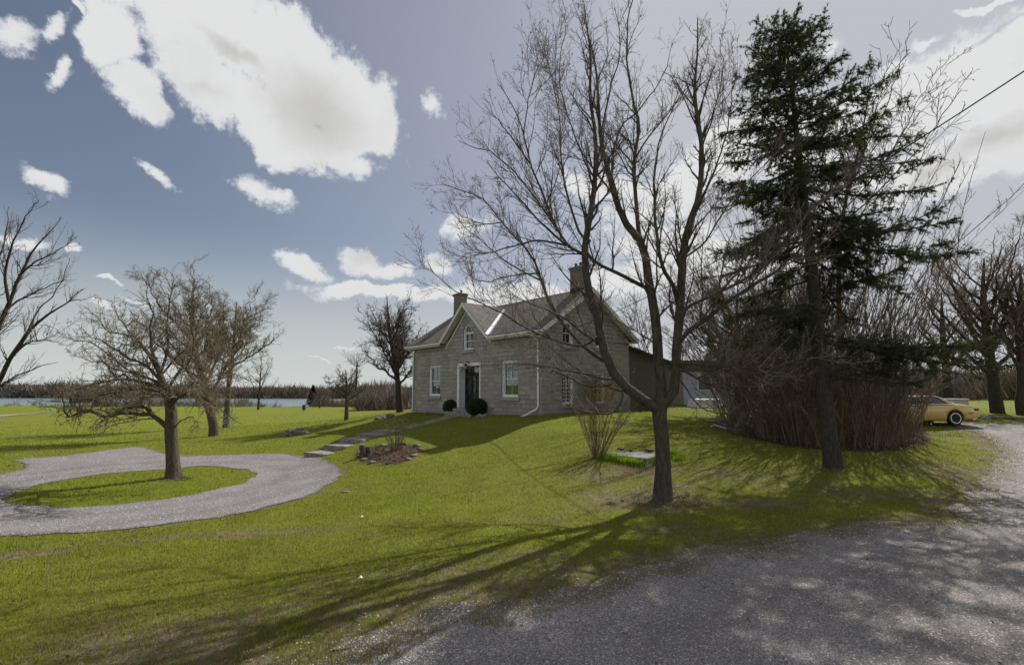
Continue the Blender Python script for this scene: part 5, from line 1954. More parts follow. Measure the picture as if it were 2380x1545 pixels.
    for P, RR in ((dead, dr), (d2, dr2)):
        v, q = tubes(P, RR, 4)
        V2.append(v); Q2.append(q + s); s += len(v)
    np_mesh('bough', np.concatenate(V2) - b0, [np.concatenate(Q2)], M['bark_spruce'], root, True)
    np_mesh('crown', V - b0, [Fi], mat_leafy("spruce_needles", (.030, .042, .018), (.075, .092, .030), .40, 1.2), root)
    # cones hanging near the top
    k = np.flatnonzero(S1[:, -1, 2] > b0[2] + 8.2)
    k = k[r.random(len(k)) < .30]
    cp_ = S1[k, -2]
    CP = cp_[:, None, :] + np.array([[0, 0, -.0], [0, 0, -.03], [0, 0, -.09], [0, 0, -.13]])[None] + r.normal(size=(len(k), 1, 3)) * .01
    cv, cq = tubes(CP, np.tile(np.array([[.006, .019, .017, .005]]), (len(k), 1)), 5)
    co = np_mesh('cones', cv - b0, [cq], mat_plain("spruce_cones", (.12, .065, .04), .85, .3, 8), root, True)
    co['kind'] = 'stuff'
    print('spruce', len(BP), len(S1), len(S2), m * rep)


spruce()


# ---------------- big multi-stemmed thicket
def thicket():
    r = np.random.default_rng(71)
    c = hedge_poly.mean(0)
    n = 560
    lo, hi = hedge_poly.min(0), hedge_poly.max(0)
    pts = []
    while len(pts) < n:
        q = lo + (hi - lo) * r.random(2)
        if pip(np.array([q[0]]), np.array([q[1]]), hedge_poly)[0] and seg_dist(np.array([q[0]]), np.array([q[1]]), hedge_poly)[0] > .25:
            pts.append(q)
    pts = np.array(pts)
    cx = (lo[0] + hi[0]) / 2
    P = np.zeros((n, 9, 3))
    rel = (pts - c) / ((hi - lo) / 2)
    rr = np.hypot(rel[:, 0], rel[:, 1])
    H = (2.0 + 6.2 * r.random(n) ** 1.25) * (1.12 - .35 * np.clip(rr, 0, 1.2))
    H = np.where(pts[:, 0] > cx + 1.0, H * 1.0, H * 1.6)
    d = np.column_stack([rel[:, 0] * .30, rel[:, 1] * .30, np.ones(n)]) + r.normal(size=(n, 3)) * [.13, .13, .03]
    d = unit(d)
    P[:, 0] = np.column_stack([pts, ground_z(pts[:, 0], pts[:, 1]) - .05])
    out = unit(np.column_stack([rel, np.zeros(n)]))
    for k in range(1, 9):
        d = unit(d + out * .09 * k / 4 * rr[:, None] + r.normal(size=(n, 3)) * .11)
        P[:, k] = P[:, k - 1] + d * (H / 8)[:, None]
    Rr = (.012 + .022 * r.random(n))[:, None] * np.linspace(1, .25, 9)[None]
    A1, B1 = grow(P, Rr, r, 2.8, (.4, 1.5), (20, 55), K=6, up=.18, wig=.14, tmin=.25, rk=.6, rmax=.013, rtip=.0045)
    A2, B2 = grow(A1, B1, r, 5.2, (.15, .7), (25, 60), K=4, up=.1, wig=.2, tmin=.1, rk=.6, rmax=.008, rtip=.004)
    # low suckers round the rim
    ns = 2400
    k = r.integers(0, n, ns)
    sp = pts[k] + r.normal(size=(ns, 2)) * .5
    ok = pip(sp[:, 0], sp[:, 1], hedge_poly)
    sp = sp[ok]; ns = len(sp)
    S = np.zeros((ns, 5, 3)); S[:, 0] = np.column_stack([sp, ground_z(sp[:, 0], sp[:, 1]) - .03])
    d = unit(r.normal(size=(ns, 3)) * [.36, .36, .05] + [0, 0, 1])
    hh = (.5 + 1.6 * r.random(ns)) * np.where(sp[:, 0] > cx + 1.5, 1.35, 1)
    for j in range(1, 5):
        d = unit(d + r.normal(size=(ns, 3)) * .10)
        S[:, j] = S[:, j - 1] + d * (hh / 4)[:, None]
    SR = np.full((ns, 5), .007) * np.linspace(1, .4, 5)
    # dead leaves clinging low down
    allP = np.concatenate([S, P[:, :5]])
    m = 15000
    i = r.integers(0, len(allP), m); j = r.integers(1, 5, m)
    p = allP[i, j] + r.normal(size=(m, 3)) * .12
    p2 = A1[r.integers(0, len(A1), 3500), r.integers(1, 6, 3500)]
    p = np.concatenate([p[p[:, 2] < 4.2], p2[p2[:, 2] < 3.6]])
    m = len(p)
    u, v = unit(r.normal(size=(m, 3))), unit(r.normal(size=(m, 3)))
    s = (.018 + .022 * r.random((m, 1)))
    V = np.stack([p, p + u * s, p + (u + v) * s * .8, p + v * s], 1).reshape(-1, 3)
    b0 = (c[0], c[1], gz(*c))
    root = empty('thicket', b0)
    tag(root, "large rounded thicket of bare brown stems in a mulched bed behind the spruce trunk", "bush")
    for nm, parts, mt in (('stem', [tubes(P, Rr, 5), tubes(S, SR, 3)], M['twig_tan']), ('twig', [tubes(A1, B1, 3), tubes(A2, B2, 3)], mat_plain("thicket_twigs", (.10, .076, .052), .8, .35, 1))):
        Vv, Q, q0 = [], [], 0
        for vv, qq in parts:
            Vv.append(vv); Q.append(qq + q0); q0 += len(vv)
        np_mesh(nm, np.concatenate(Vv) - np.array(b0), [np.concatenate(Q)], mt, root, True)
    np_mesh('dead_leaf', V - np.array(b0), [np.arange(len(V)).reshape(-1, 4)], mat_leafy("dead_leaves", (.18, .11, .05), (.32, .20, .085), .6, 2.0), root)


thicket()


# ---------------- shrubs with many stems from one foot
def stem_shrub(name, px, py, height, spread, n, label, seed, twig='twig_tan', lean=0.0, leaf=None, fine=1.0, base=None, rs=.012, cat='bush'):
    r = np.random.default_rng(seed)
    b0 = on_ground(px, py) if base is None else np.array(base, float)
    P = np.zeros((n, 8, 3))
    a = r.random(n) * 6.283
    rad = r.random(n) ** .6
    P[:, 0] = b0 + np.column_stack([np.cos(a) * rad * .16, np.sin(a) * rad * .16, np.full(n, -.04)])
    d = unit(np.column_stack([np.cos(a) * rad * spread / height + lean, np.sin(a) * rad * spread / height, np.ones(n)]))
    H = height * (.55 + .5 * r.random(n))
    for k in range(1, 8):
        d = unit(d + r.normal(size=(n, 3)) * .06 + np.array([0, 0, .02]))
        P[:, k] = P[:, k - 1] + d * (H / 7)[:, None]
    Rr = (rs * (.4 + .8 * r.random(n)))[:, None] * np.linspace(1, .3, 8)[None]
    A1, B1 = grow(P, Rr, r, 3.6 * fine, (height * .1, height * .35), (18, 48), K=5, up=.12, wig=.15, tmin=.25, rk=.6, rmax=.007, rtip=.0026)
    A2, B2 = grow(A1, B1, r, 6 * fine, (height * .04, height * .14), (25, 60), K=4, up=.06, wig=.22, tmin=.1, rk=.6, rmax=.004, rtip=.0022)
    root = empty(name, tuple(b0))
    tag(root, label, cat)
    v, q = tubes(P, Rr, 6)
    np_mesh('stem', v - b0, [q], M[twig], root, True)
    v1, q1 = tubes(A1, B1, 3); v2, q2 = tubes(A2, B2, 3)
    np_mesh('twig', np.concatenate([v1, v2]) - b0, [np.concatenate([q1, q2 + len(v1)])], M[twig], root, True)
    if leaf:
        v, f = buds(A2, r, leaf[0], leaf[1])
        np_mesh('leaf', v - b0, [f], mat_leafy(name + "_leaf", leaf[2], leaf[3], .5, 3.0), root)
    return root


stem_shrub('budding_shrub', 1388, 1062, 2.75, 1.75, 34, "tall budding shrub with slender stems beside the concrete slab", 81, 'twig_tan', .02, (.026, 1.3, (.16, .13, .035), (.24, .16, .06)), 1.3, rs=.016)
stem_shrub('twiggy_shrub', 921, 1046, 1.45, .75, 60, "bare upright shrub growing in the round stone-edged bed", 82, 'twig_tan', 0, (.016, .5, (.20, .12, .06), (.26, .17, .09)), 1.0, rs=.008)
stem_shrub('twiggy_shrub', 1420, 955, 3.0, 2.6, 46, "wide yellow-budded shrub against the gable wall of the house", 83, 'twig_tan', 0, (.045, 1.6, (.20, .15, .04), (.27, .17, .06)), 1.3,
           base=(*at(1395, 962, 25.5)[:2], gz(*at(1395, 962, 25.5)[:2])))


# ---------------- clipped box shrubs
def boxwood(px, py, Y, rad, h, label, seed):
    r = np.random.default_rng(seed)
    p0 = at(px, py, Y)
    b0 = np.array([p0[0], Y, gz(p0[0], Y)])
    n = 15000
    u = unit(r.normal(size=(n, 3)))
    lump = 1 + .05 * np.sin(u[:, 0] * 7 + seed) * np.sin(u[:, 1] * 6) + .03 * np.sin(u[:, 2] * 13 + u[:, 0] * 9)
    rr = (.86 + .15 * r.random(n)) * lump
    p = u * np.array([rad, rad, h / 2]) * rr[:, None] + [0, 0, h / 2 - .02]
    p = p[p[:, 2] > -.04]
    n = len(p)
    a, c_ = unit(r.normal(size=(n, 3))), unit(r.normal(size=(n, 3)))
    s = .016 + .012 * r.random((n, 1))
    V = np.stack([p, p + a * s, p + (a + c_) * s * .8, p + c_ * s], 1).reshape(-1, 3)
    root = empty('box_shrub', tuple(b0))
    tag(root, label, 'bush', 'clipped round shrubs either side of the front door')
    np_mesh('foliage', V, [np.arange(n * 4).reshape(-1, 4)], mat_leafy("boxwood_leaf", (.022, .042, .012), (.060, .085, .024), .35, 5.0), root)
    mb = MB()
    mb.lathe([(.04, -.05), (.05, .12)] , (0, 0, 0), 8)
    mb.lathe([(rad * .2, .06), (rad * .70, h * .28), (rad * .78, h * .5), (rad * .62, h * .78), (rad * .2, h * .90)], (0, 0, 0), 14)  # dark inner ball: shade inside the foliage put into the colour
    mb.build('stem', mat_plain("boxwood_stem_and_shade", (.010, .014, .006), .95, .3, 6), root)


boxwood(1047, 958, hpt(4.35, -.75)[1], .46, .90, "smaller clipped round box shrub left of the front door", 91)
q = hpt(7.1, -1.15)
boxwood(1107, 960, q[1], .60, 1.0, "larger clipped round box shrub right of the front door", 92)


# ---------------- far woods, brush, conifer
def brush(name, spots, label, matc, seed, wk=1.0, blades=26, kind='stuff'):
    """spots: array of x, y, height; every spot is a fan of thin bare stems"""
    r = np.random.default_rng(seed)
    s = np.asarray(spots, float)
    n = len(s)
    z = ground_z(s[:, 0], s[:, 1])
    p = np.repeat(np.column_stack([s[:, 0], s[:, 1], z]), blades, 0)
    H = np.repeat(s[:, 2], blades)
    m = len(p)
    f = r.random(m) ** .6
    a = r.random(m) * 6.283
    start = p + np.column_stack([r.normal(size=m) * H * .13, r.normal(size=m) * H * .13, H * .45 * f * r.random(m) - .2])
    d = unit(np.column_stack([np.cos(a) * .45, np.sin(a) * .45, .55 + r.random(m)]))
    tip = start + d * (H * (.30 + .30 * r.random(m)))[:, None]
    tip[:, 2] = np.minimum(tip[:, 2], p[:, 2] + H * (.86 + .2 * r.random(m) ** 3))
    hue = r.random((n, 1))
    cc = np.array([.18, .135, .10]) * hue + np.array([.13, .11, .088]) * (1 - hue)
    cc = np.where(r.random((n, 1)) < .12, np.array([[.085, .085, .045]]), cc) * (.7 + .6 * r.random((n, 1)))
    cc = np.repeat(np.repeat(cc, blades, 0) * (.75 + .5 * r.random((m, 1))), 5, 0)
    w = unit(np.cross(d, r.normal(size=(m, 3)))) * (H * .010 * wk * (.5 + r.random(m)))[:, None]
    mid = (start + tip) / 2 + r.normal(size=(m, 3)) * (H * .03)[:, None]
    V = np.stack([start - w, start + w, mid + w * .6, mid - w * .6, tip], 1).reshape(-1, 3)
    i = np.arange(m) * 5
    Q = np.column_stack([i, i + 1, i + 2, i + 3])
    T3 = np.column_stack([i + 3, i + 2, i + 4])
    o = np_mesh(name, V, [Q, T3], matc, vcol={'col': cc})
    return tag(o, label, "woods", kind=kind)


m, g, b, o_ = new_mat("leafless_woods")
g.put(b.inputs['Base Color'], g.n('ShaderNodeAttribute', attribute_name='col').outputs['Color'])
b.inputs['Roughness'].default_value = .95
M['wood_far'] = M['wood_mid'] = m
rb = np.random.default_rng(101)
spots = []
for _ in range(2600):
    x = -330 + 340 * rb.random(); y = 229 + 8 * math.sin(x * .021) + 40 * rb.random() ** 1.5
    spots.append((x, y, (4.2 + 4.0 * float(vnoise(np.array([x]), np.array([y]), 11.0, 77)[0]) ** 1.2 + 2.0 * rb.random() ** 3) * (1.0 + .25 * math.exp(-((x + 250) / 60) ** 2))))
brush('far_shore_woods', spots, "brown leafless woods along the far shore of the lake", M['wood_far'], 1, 2.4, 22)
spots = []
for _ in range(900):
    px = 640 + 330 * rb.random(); Y = 126 + 40 * rb.random()
    q = at(px, 930, Y)
    h = (3.6 + 5.2 * float(vnoise(np.array([q[0]]), np.array([Y]), 7.0, 78)[0]) + 2.2 * rb.random() ** 3) * (.55 + .45 * min(1, (px - 630) / 60)) 
    spots.append((q[0] - 6, Y, h))
spots = [s_ for s_ in spots if lake_mask(np.array([s_[0]]), np.array([s_[1]]))[0] < .3 or s_[1] > 240 or rb.random() < .0]
for _ in range(350):
    px = 835 + 130 * rb.random(); Y = 75 + 40 * rb.random()
    spots.append((at(px, 930, Y)[0], Y, 1.6 + 4.2 * rb.random() ** 1.5))
brush('lakeside_woods', spots, "denser leafless woods on the near bank left of the house", M['wood_mid'], 2, 1.5, 30)
spots = []
for _ in range(1500):
    Y = 58 + 45 * rb.random(); px = 1440 + 1200 * rb.random()
    spots.append((at(px, 930, Y)[0], Y, 3.0 + 4.6 * rb.random() ** 1.3))
brush('background_woods', spots, "brown leafless woods behind the outbuilding and the thicket", M['wood_mid'], 3, 1.1, 34)
spots = []
for _ in range(90):
    px = rb.random() * 660; Y = 100 + 14 * rb.random()
    spots.append((at(px, 940, Y)[0], Y, .8 + 1.9 * rb.random()))
for _ in range(420):
    px = (185 + 430 * rb.random()) if rb.random() < .55 else (722 + 140 * rb.random())
    Y = 104 + 11 * rb.random()
    h = (.8 + 3.4 * float(vnoise(np.array([px * .1]), np.array([Y]), 3.0, 79)[0]) ** 1.5 + 1.2 * rb.random() ** 3)
    spots.append((at(px, 940, Y)[0], Y, h))
brush('shore_reeds', spots, "scattered brown brush along the near shore of the lake", M['wood_mid'], 4, 1.2, 24)

r_ = np.random.default_rng(5)
p0 = at(726, 940, 112)
b0 = np.array([p0[0], 112, gz(p0[0], 112)])
n = 2600
h = r_.random(n)
rad = (1 - h) * 1.5 * (.6 + .5 * r_.random(n))
a = r_.random(n) * 6.283
p = np.column_stack([np.cos(a) * rad, np.sin(a) * rad, h * 4.4 + .3])
u = unit(np.column_stack([np.cos(a), np.sin(a), r_.normal(size=n) * .3 - .2])) * .45
w = unit(np.cross(u, [0, 0, 1])) * .10
V = np.stack([p - w, p + w, p + u], 1).reshape(-1, 3)
root = empty('cedar_tree', tuple(b0))
tag(root, "single small dark evergreen on the far bank left of the house", "tree")
np_mesh('crown', V, [np.arange(n * 3).reshape(-1, 3)], mat_leafy("cedar_leaf", (.012, .02, .010), (.022, .034, .014), .15, 1.0), root)
q = MB(); q.tube([(0, 0, -.2), (0, 0, 3)], [.16, .05], 8); q.build('trunk', M['bark_dark'], root)
# ------------------------------------------------------------------ garden objects
def blob_rock(name, c, sx, sy, sz, rz, seed, mat, label=None, cat=None, group=None, sink=.25, sub=2, kind=None):
    bm = bmesh.new()
    bmesh.ops.create_icosphere(bm, subdivisions=sub, radius=1.0)
    r = np.random.default_rng(seed)
    ph = r.random(6) * 6.28
    for v in bm.verts:
        q = v.co
        k = 1 + .16 * math.sin(q.x * 3.1 + ph[0]) * math.sin(q.y * 2.7 + ph[1]) + .10 * math.sin(q.z * 5 + q.x * 4 + ph[2]) + .06 * math.sin(q.y * 9 + ph[3])
        # squared-off look of split limestone
        m = max(abs(q.x), abs(q.y), abs(q.z))
        q = q * (k * (.72 + .28 / m))
        v.co = (q.x * sx, q.y * sy, q.z * sz)
    bmesh.ops.rotate(bm, verts=bm.verts, matrix=Matrix.Rotation(rz, 3, 'Z'))
    me = bpy.data.meshes.new(name)
    bm.to_mesh(me); bm.free()
    me.materials.append(mat)
    o = bpy.data.objects.new(name, me)
    o.location = (c[0], c[1], c[2] + sz * (1 - sink * 2) * .9)
    col.objects.link(o)
    return tag(o, label, cat, group, kind)


# long boulder used as a seat
c = on_ground(687, 1012)
blob_rock('boulder', c, .74, .24, .24, R(14), 3, M['rock'], "long low mossy boulder lying alone on the lawn", "rock", sink=.18, sub=3)
c = on_ground(803, 1144)
blob_rock('half_buried_stone', c, .13, .09, .035, .3, 4, M['rock'], "small flat stone half buried in the lawn near the driveway", "rock")
for (px, py, lb) in ((840, 1205, "scrap of white paper on the lawn, the farther of the two"), (837, 1349, "scrap of white paper on the lawn, the nearer of the two")):
    c = on_ground(px, py)
    mb = MB()
    mb.prism([(c[0] - .03, c[1], c[2] + .03), (c[0] + .01, c[1] - .02, c[2] + .045), (c[0] + .035, c[1] + .01, c[2] + .03), (c[0], c[1] + .03, c[2] + .06)], (0, 0, .004))
    tag(mb.build('paper_scrap', M['white'], loc=(c[0], c[1], c[2])), lb, "litter", "white paper scraps on the lawn")

# ---- stone steps and flag path up to the door
A = on_ground(727, 1062)[:2]
Bp = hpt(6.3, -1.15)
dirp = (Bp - A) / np.linalg.norm(Bp - A)
nrm = np.array([-dirp[1], dirp[0]])
Lp = np.linalg.norm(Bp - A)


def flagstone(name, s0, s1, w0, w1, ztop, th, seed, mat, skew=0.0):
    r = np.random.default_rng(seed)
    pts = []
    cs = [(s0, -w0), (s0 + skew, -w0 * .3), (s0, w0), ((s0 + s1) / 2, (w0 + w1) / 2 + .04), (s1, w1), (s1 - skew, w1 * .2), (s1, -w1), ((s0 + s1) / 2, -(w0 + w1) / 2 - .03)]
    for s, w in cs:
        q = A + dirp * (s + r.normal() * .035) + nrm * (w + r.normal() * .045)
        pts.append((q[0], q[1], ztop - th))
    mb = MB()
    mb.prism(pts, (0, 0, th))
    q = A + dirp * s0
    return mb.build(name, mat, bevel=.018, loc=(q[0], q[1], ztop - th))


names = ["bottom stone step at the edge of the driveway", "second stone step up from the driveway", "third stone step up from the driveway", "fourth stone step up from the driveway", "topmost stone step where the flag path begins"]
pos = [(0.0, 1.05), (.98, 2.0), (1.9, 2.95), (2.85, 3.85), (3.75, 4.75)]
zg = [gz(*(A + dirp * (a + .5))) for a, b_ in pos]
z0 = gz(*A)
ztop = max(z0 + .12, 0)
zs = [gz(*(A + dirp * (a + .55))) + .075 for a, b_ in pos]
for k, (a, b_) in enumerate(pos):
    o = flagstone('stone_step', a, b_, .62, .66, zs[k], .26, 200 + k, M['flag'], .06)
    tag(o, names[k], 'step', 'stone steps from the driveway')
s = 4.9
k = 0
pm = MB()
rp = np.random.default_rng(9)
while s < Lp - .1:
    ln = .45 + .35 * rp.random()
    for side in (-1, 1):
        if side > 0 and rp.random() < .25: continue
        w = .46
        cx = A + dirp * (s + ln / 2) + nrm * side * .30 + rp.normal(size=2) * .03
        zt_ = gz(*cx) + .045
        pts = []
        m_ = 7
        a0 = rp.random() * 6
        for j in range(m_):
            a = a0 + 6.283 * j / m_ + rp.normal() * .12
            q = cx + dirp * math.cos(a) * ln * .48 + nrm * math.sin(a) * .27
            pts.append((q[0], q[1], gz(*q) - .05))
        pm.prism(pts, (0, 0, .085))
    s += ln * .93
    k += 1
tag(pm.build('path', M['flag'], bevel=.008), kind='structure')

# ---- round stone-edged bed
bc = bed_poly.mean(0)
n = len(bed_poly)
rb2 = np.random.default_rng(14)
ring = refine(np.array([bed_poly[i] for i in range(0, n, 1)]), .5, 0, 1)
i, acc, k = 0, 0.0, 0
place = ["at the left front", "along the front", "at the right end", "at the back"]
stones = []
last = None
for p in bed_poly:
    if last is None or np.hypot(*(p - last)) > .24 + .34 * rb2.random():
        last = p
        stones.append(p)
for k, p in enumerate(stones):
    sx, sy, sz = .10 + .12 * rb2.random(), .06 + .07 * rb2.random(), .025 + .045 * rb2.random()
    nx = stones[(k + 1) % len(stones)] - p
    blob_rock('edging_stone', (p[0], p[1], gz(*p)), sx, sy, sz, math.atan2(nx[1], nx[0]) + rb2.normal() * .2, 300 + k, M['darkrock'] if k % 3 == 1 else M['rock'],
              "grey field stone edging the round garden bed", "stone", "stones edging the round garden bed", sink=.3)


def cairn(px, py, hts, rad, label, seed, cap=None):
    b0 = on_ground(px, py)
    root = empty('stone_ornament', tuple(b0))
    tag(root, label, "ornament", "dark stone ornaments on the garden bed")
    z = 0
    for k, h_ in enumerate(hts):
        mb = MB()
        r = np.random.default_rng(seed + k)
        pts = [(math.cos(a) * rad * (.85 + .3 * r.random()), math.sin(a) * rad * (.8 + .3 * r.random()), z) for a in np.arange(7) * 6.283 / 7]
        mb.prism(pts, (0, 0, h_ - .004))
        mb.build('stone', M['darkrock'] if not (cap and k == len(hts) - 1) else M['flag'], root, bevel=.012)
        z += h_


cairn(841, 1062, [.10, .08, .09, .08, .07, .05], .10, "taller stacked dark stone ornament at the left end of the bed", 20, True)
cairn(855, 1058, [.09, .08, .08, .07], .09, "shorter stacked dark stone ornament just right of the taller one", 30)
b0 = on_ground(899, 1060)
sl = empty('garden_light', tuple(b0))
tag(sl, "small solar garden light on a stake in the round bed", "garden light")
q = MB(); q.tube([(0, 0, -.03), (0, 0, .20)], .012, 8); q.build('stake', M['iron'], sl)
q = MB(); q.lathe([(.045, .20), (.05, .30)], (0, 0, 0), 12); q.build('lamp_glass', M['lamp_glass'], sl)
q = MB(); q.lathe([(.065, .302), (.06, .325), (.02, .34)], (0, 0, 0), 12); q.build('cap', M['iron'], sl)

# litter and twigs on beds: leaf scraps
def litter(poly, n, name, label, seed, size=.03, cols=((.16, .10, .06), (.08, .05, .035))):
    r = np.random.default_rng(seed)
    lo, hi = poly.min(0), poly.max(0)
    q = lo + (hi - lo) * r.random((n * 3, 2))
    q = q[pip(q[:, 0], q[:, 1], poly)][:n]
    m = len(q)
    p = np.column_stack([q, ground_z(q[:, 0], q[:, 1]) + .01 + .02 * r.random(m)])
    u = unit(r.normal(size=(m, 3)) * [1, 1, .35]); v = unit(r.normal(size=(m, 3)) * [1, 1, .35])
    s_ = size * (.5 + r.random((m, 1)))
    V = np.stack([p, p + u * s_, p + (u + v) * s_ * .8, p + v * s_], 1).reshape(-1, 3)
    k = r.random((m, 1))
    c = np.array(cols[0]) * k + np.array(cols[1]) * (1 - k)
    mt, g, b, o_ = new_mat(name)
    g.put(b.inputs['Base Color'], g.n('ShaderNodeAttribute', attribute_name='col').outputs['Color'])
    b.inputs['Roughness'].default_value = .85
    o = np_mesh(name, V, [np.arange(m * 4).reshape(-1, 4)], mt, vcol={'col': np.repeat(c, 4, 0)})
    return tag(o, label, "leaf litter", kind='stuff')


litter(bed_poly, 2600, 'bed_leaf_litter', "brown dead leaves and chips covering the round garden bed", 1, .035)
_lp = np.array([(-9, 4.6), (9, 4.6), (19, 17), (6, 19), (-3, 17), (-9, 8)])
litter(_lp, 3800, 'lawn_leaf_litter', "scattered dead leaves and twigs lying on the lawn and the gravel", 8, .022, ((.20, .14, .085), (.07, .05, .035)))
litter(hedge_poly, 9000, 'thicket_leaf_litter', "dark dead leaves and mulch under the thicket", 2, .05, ((.12, .07, .045), (.045, .03, .022)))
c1 = on_ground(1545, 1160)[:2]
ang = np.linspace(0, 6.283, 20)[:-1]
litter(c1 + np.column_stack([np.cos(ang) * 1.0, np.sin(ang) * .8]), 800, 'maple_leaf_litter', "dead leaves lying around the foot of the maple", 3, .03)
c1 = on_ground(410, 1112)[:2]
litter(c1 + np.column_stack([np.cos(ang) * .5, np.sin(ang) * .4]), 500, 'apple_leaf_litter', "dead leaves and suckers around the foot of the apple tree", 4, .03)

# ---- concrete slab with lilies
cs = [at_z(1398, 1054, .46), at_z(1452, 1043, .46), at_z(1556, 1050, .46), at_z(1503, 1065, .46)]
mb = MB()
mb.prism([(p[0], p[1], .16) for p in cs], (0, 0, .30))
tag(mb.build('concrete_slab', M['concrete'], bevel=.012, loc=(cs[0][0], cs[0][1], .16)), "low square concrete slab beside the maple, ringed by lily shoots", "slab")
for k, (px, py, s_) in enumerate(((1443, 1043, .13), (1467, 1045, .08), (1508, 1047, .16))):
    p = at_z(px, py + 2, .485)
    blob_rock('slab_stone', p, s_, s_ * .7, s_ * .33, .5 + k, 400 + k, M['darkrock'],
              ["dark stone on the left back corner of the concrete slab", "smallest dark stone on the back edge of the concrete slab", "widest flat dark stone on the slab near the maple trunk"][k], "rock", "stones lying on the concrete slab", sink=.05)


def lilies(p0, p1, n, label, seed):
    r = np.random.default_rng(seed)
    t = r.random(n)
    P = p0 * (1 - t[:, None]) + p1 * t[:, None] + r.normal(size=(n, 2)) * .09
    z = ground_z(P[:, 0], P[:, 1])
    a = r.random(n) * 6.283
    H = .14 + .16 * r.random(n)
    K = 4
    w = .009
    d = np.column_stack([np.cos(a), np.sin(a)]) * .35
    V = []
    for k in range(K):
        s_ = k / (K - 1)
        c_ = np.column_stack([P[:, 0] + d[:, 0] * H * s_ ** 1.7, P[:, 1] + d[:, 1] * H * s_ ** 1.7, z + H * (s_ - .18 * s_ * s_)])
        side = np.column_stack([-np.sin(a), np.cos(a), np.zeros(n)]) * w * (1 - s_ * .9)
        V += [c_ - side, c_ + side]
    V = np.stack(V, 1)
    base = (np.arange(n) * 2 * K)[:, None]
    Q = np.concatenate([base + np.array([[2 * k, 2 * k + 1, 2 * k + 3, 2 * k + 2]]) for k in range(K - 1)])
    o = np_mesh('lily_clump', V.reshape(-1, 3), [Q], M['lily'], loc=(float(P[:, 0].mean()), float(P[:, 1].mean()), float(z.mean())))
    return tag(o, label, "plant", "green lily shoots round the slab")


M['lily'] = mat_leafy("lily_leaf", (.13, .22, .02), (.20, .28, .03), .5, 8.0)
nf = np.array([-.35, -.94]) * .16
f0, f1, f2 = cs[0][:2] + nf, cs[3][:2] + nf, cs[2][:2] + np.array([.16, -.06])
lilies(f0, f1 * .93 + f0 * .07, 1100, "long clump of green lily shoots along the left front of the concrete slab", 1)
lilies(f1 * .8 + f2 * .2, f2, 500, "clump of green lily shoots between the slab corner and the maple trunk", 2)
f3, f4 = on_ground(1572, 1070)[:2], on_ground(1592, 1066)[:2]
lilies(f3, f4, 160, "small clump of green lily shoots just right of the maple trunk", 3)

# rocks at the foot of the house front
for k in range(7):
    u = 7.9 + k * .26
    p = hpt(u, -1.05 - .25 * math.sin(k * 1.9))
    blob_rock('border_rock', (p[0], p[1], gz(*p)), .13 + .04 * (k % 3), .10, .08 + .02 * (k % 2), k * .8, 500 + k, M['flag'] if k % 2 else M['rock'],
              "pale field stone in the row right of the larger box shrub", "rock", "border stones by the front wall", sink=.2)
# low dark plant between box shrub and corner
stem_shrub('low_plant', 1020, 960, .5, .55, 26, "low dark bushy plant left of the smaller box shrub", 84, 'twig_grey', 0, (.05, 1.5, (.02, .035, .012), (.05, .04, .02)), .9, base=(*hpt(3.3, -.75), gz(*hpt(3.3, -.75))), rs=.006)
# rocks near the corner by the walnut tree
for k, (px, py) in enumerate(((878, 975), (888, 972), (897, 969), (907, 970))):
    c = on_ground(px, py)
    blob_rock('corner_rock', c, .26, .2, .12 + .04 * (k % 2), k, 520 + k, M['rock'], "weathered stone in the row by the dark tree left of the house", "rock", "stones by the tree left of the house", sink=.2)

# flat slabs laid in a row beyond the car
for k in range(9):
    px = 2252 + k * 17
    p = at(px, 950, 27.5)
    blob_rock('laid_stone', (p[0], 27.5 + .15 * math.sin(k * 2), gz(p[0], 27.5)), .26 + .05 * (k % 3), .2, .09, k * .3, 540 + k, M['rock'] if k % 2 else M['flag'],
              "flat stone in the low row edging the grass behind the yellow car", "rock", "low row of stones behind the car", sink=.15)

# ------------------------------------------------------------------ cream box on a post
bx_ = at(2224, 950, 29.5)
zb = gz(bx_[0], 29.5)
box = empty('utility_box', (bx_[0], 29.5, zb), R(-8))
tag(box, "cream box with a bright lid standing behind the tail of the yellow car", "box")
zt0 = at(2224, 944, 29.5)[2] - zb
zt1 = at(2224, 926, 29.5)[2] - zb
M['boxp'] = mat_plain("cream_box_paint", (.38, .34, .29), .5, .08, 3)
q = MB(); q.box(-.50, .50, -.25, .25, zt0, zt1 - .06); q.build('body', M['boxp'], box, bevel=.015)
q = MB(); q.box(-.53, .53, -.28, .28, zt1 - .057, zt1); q.build('lid', M['white'], box, bevel=.012)
for sx in (-.4, .4):
    q = MB(); q.box(sx - .04, sx + .04, -.04, .04, -.1, zt0 - .003); q.build('leg', M['iron'], box)

# post by the shore
p = at(707, 940, 78)
zb = gz(p[0], 78)
q = MB()
q.box(p[0] - .22, p[0] + .22, 77.8, 78.2, zb + .25, zb + 1.0)
q.box(p[0] - .06, p[0] + .06, 77.94, 78.06, zb - .1, zb + .248)
tag(q.build('shore_box', mat_plain("dark_blue_paint", (.03, .04, .06), .6, .2, 2), loc=(p[0], 78, zb)), "small dark box on a post near the lake shore", "box")

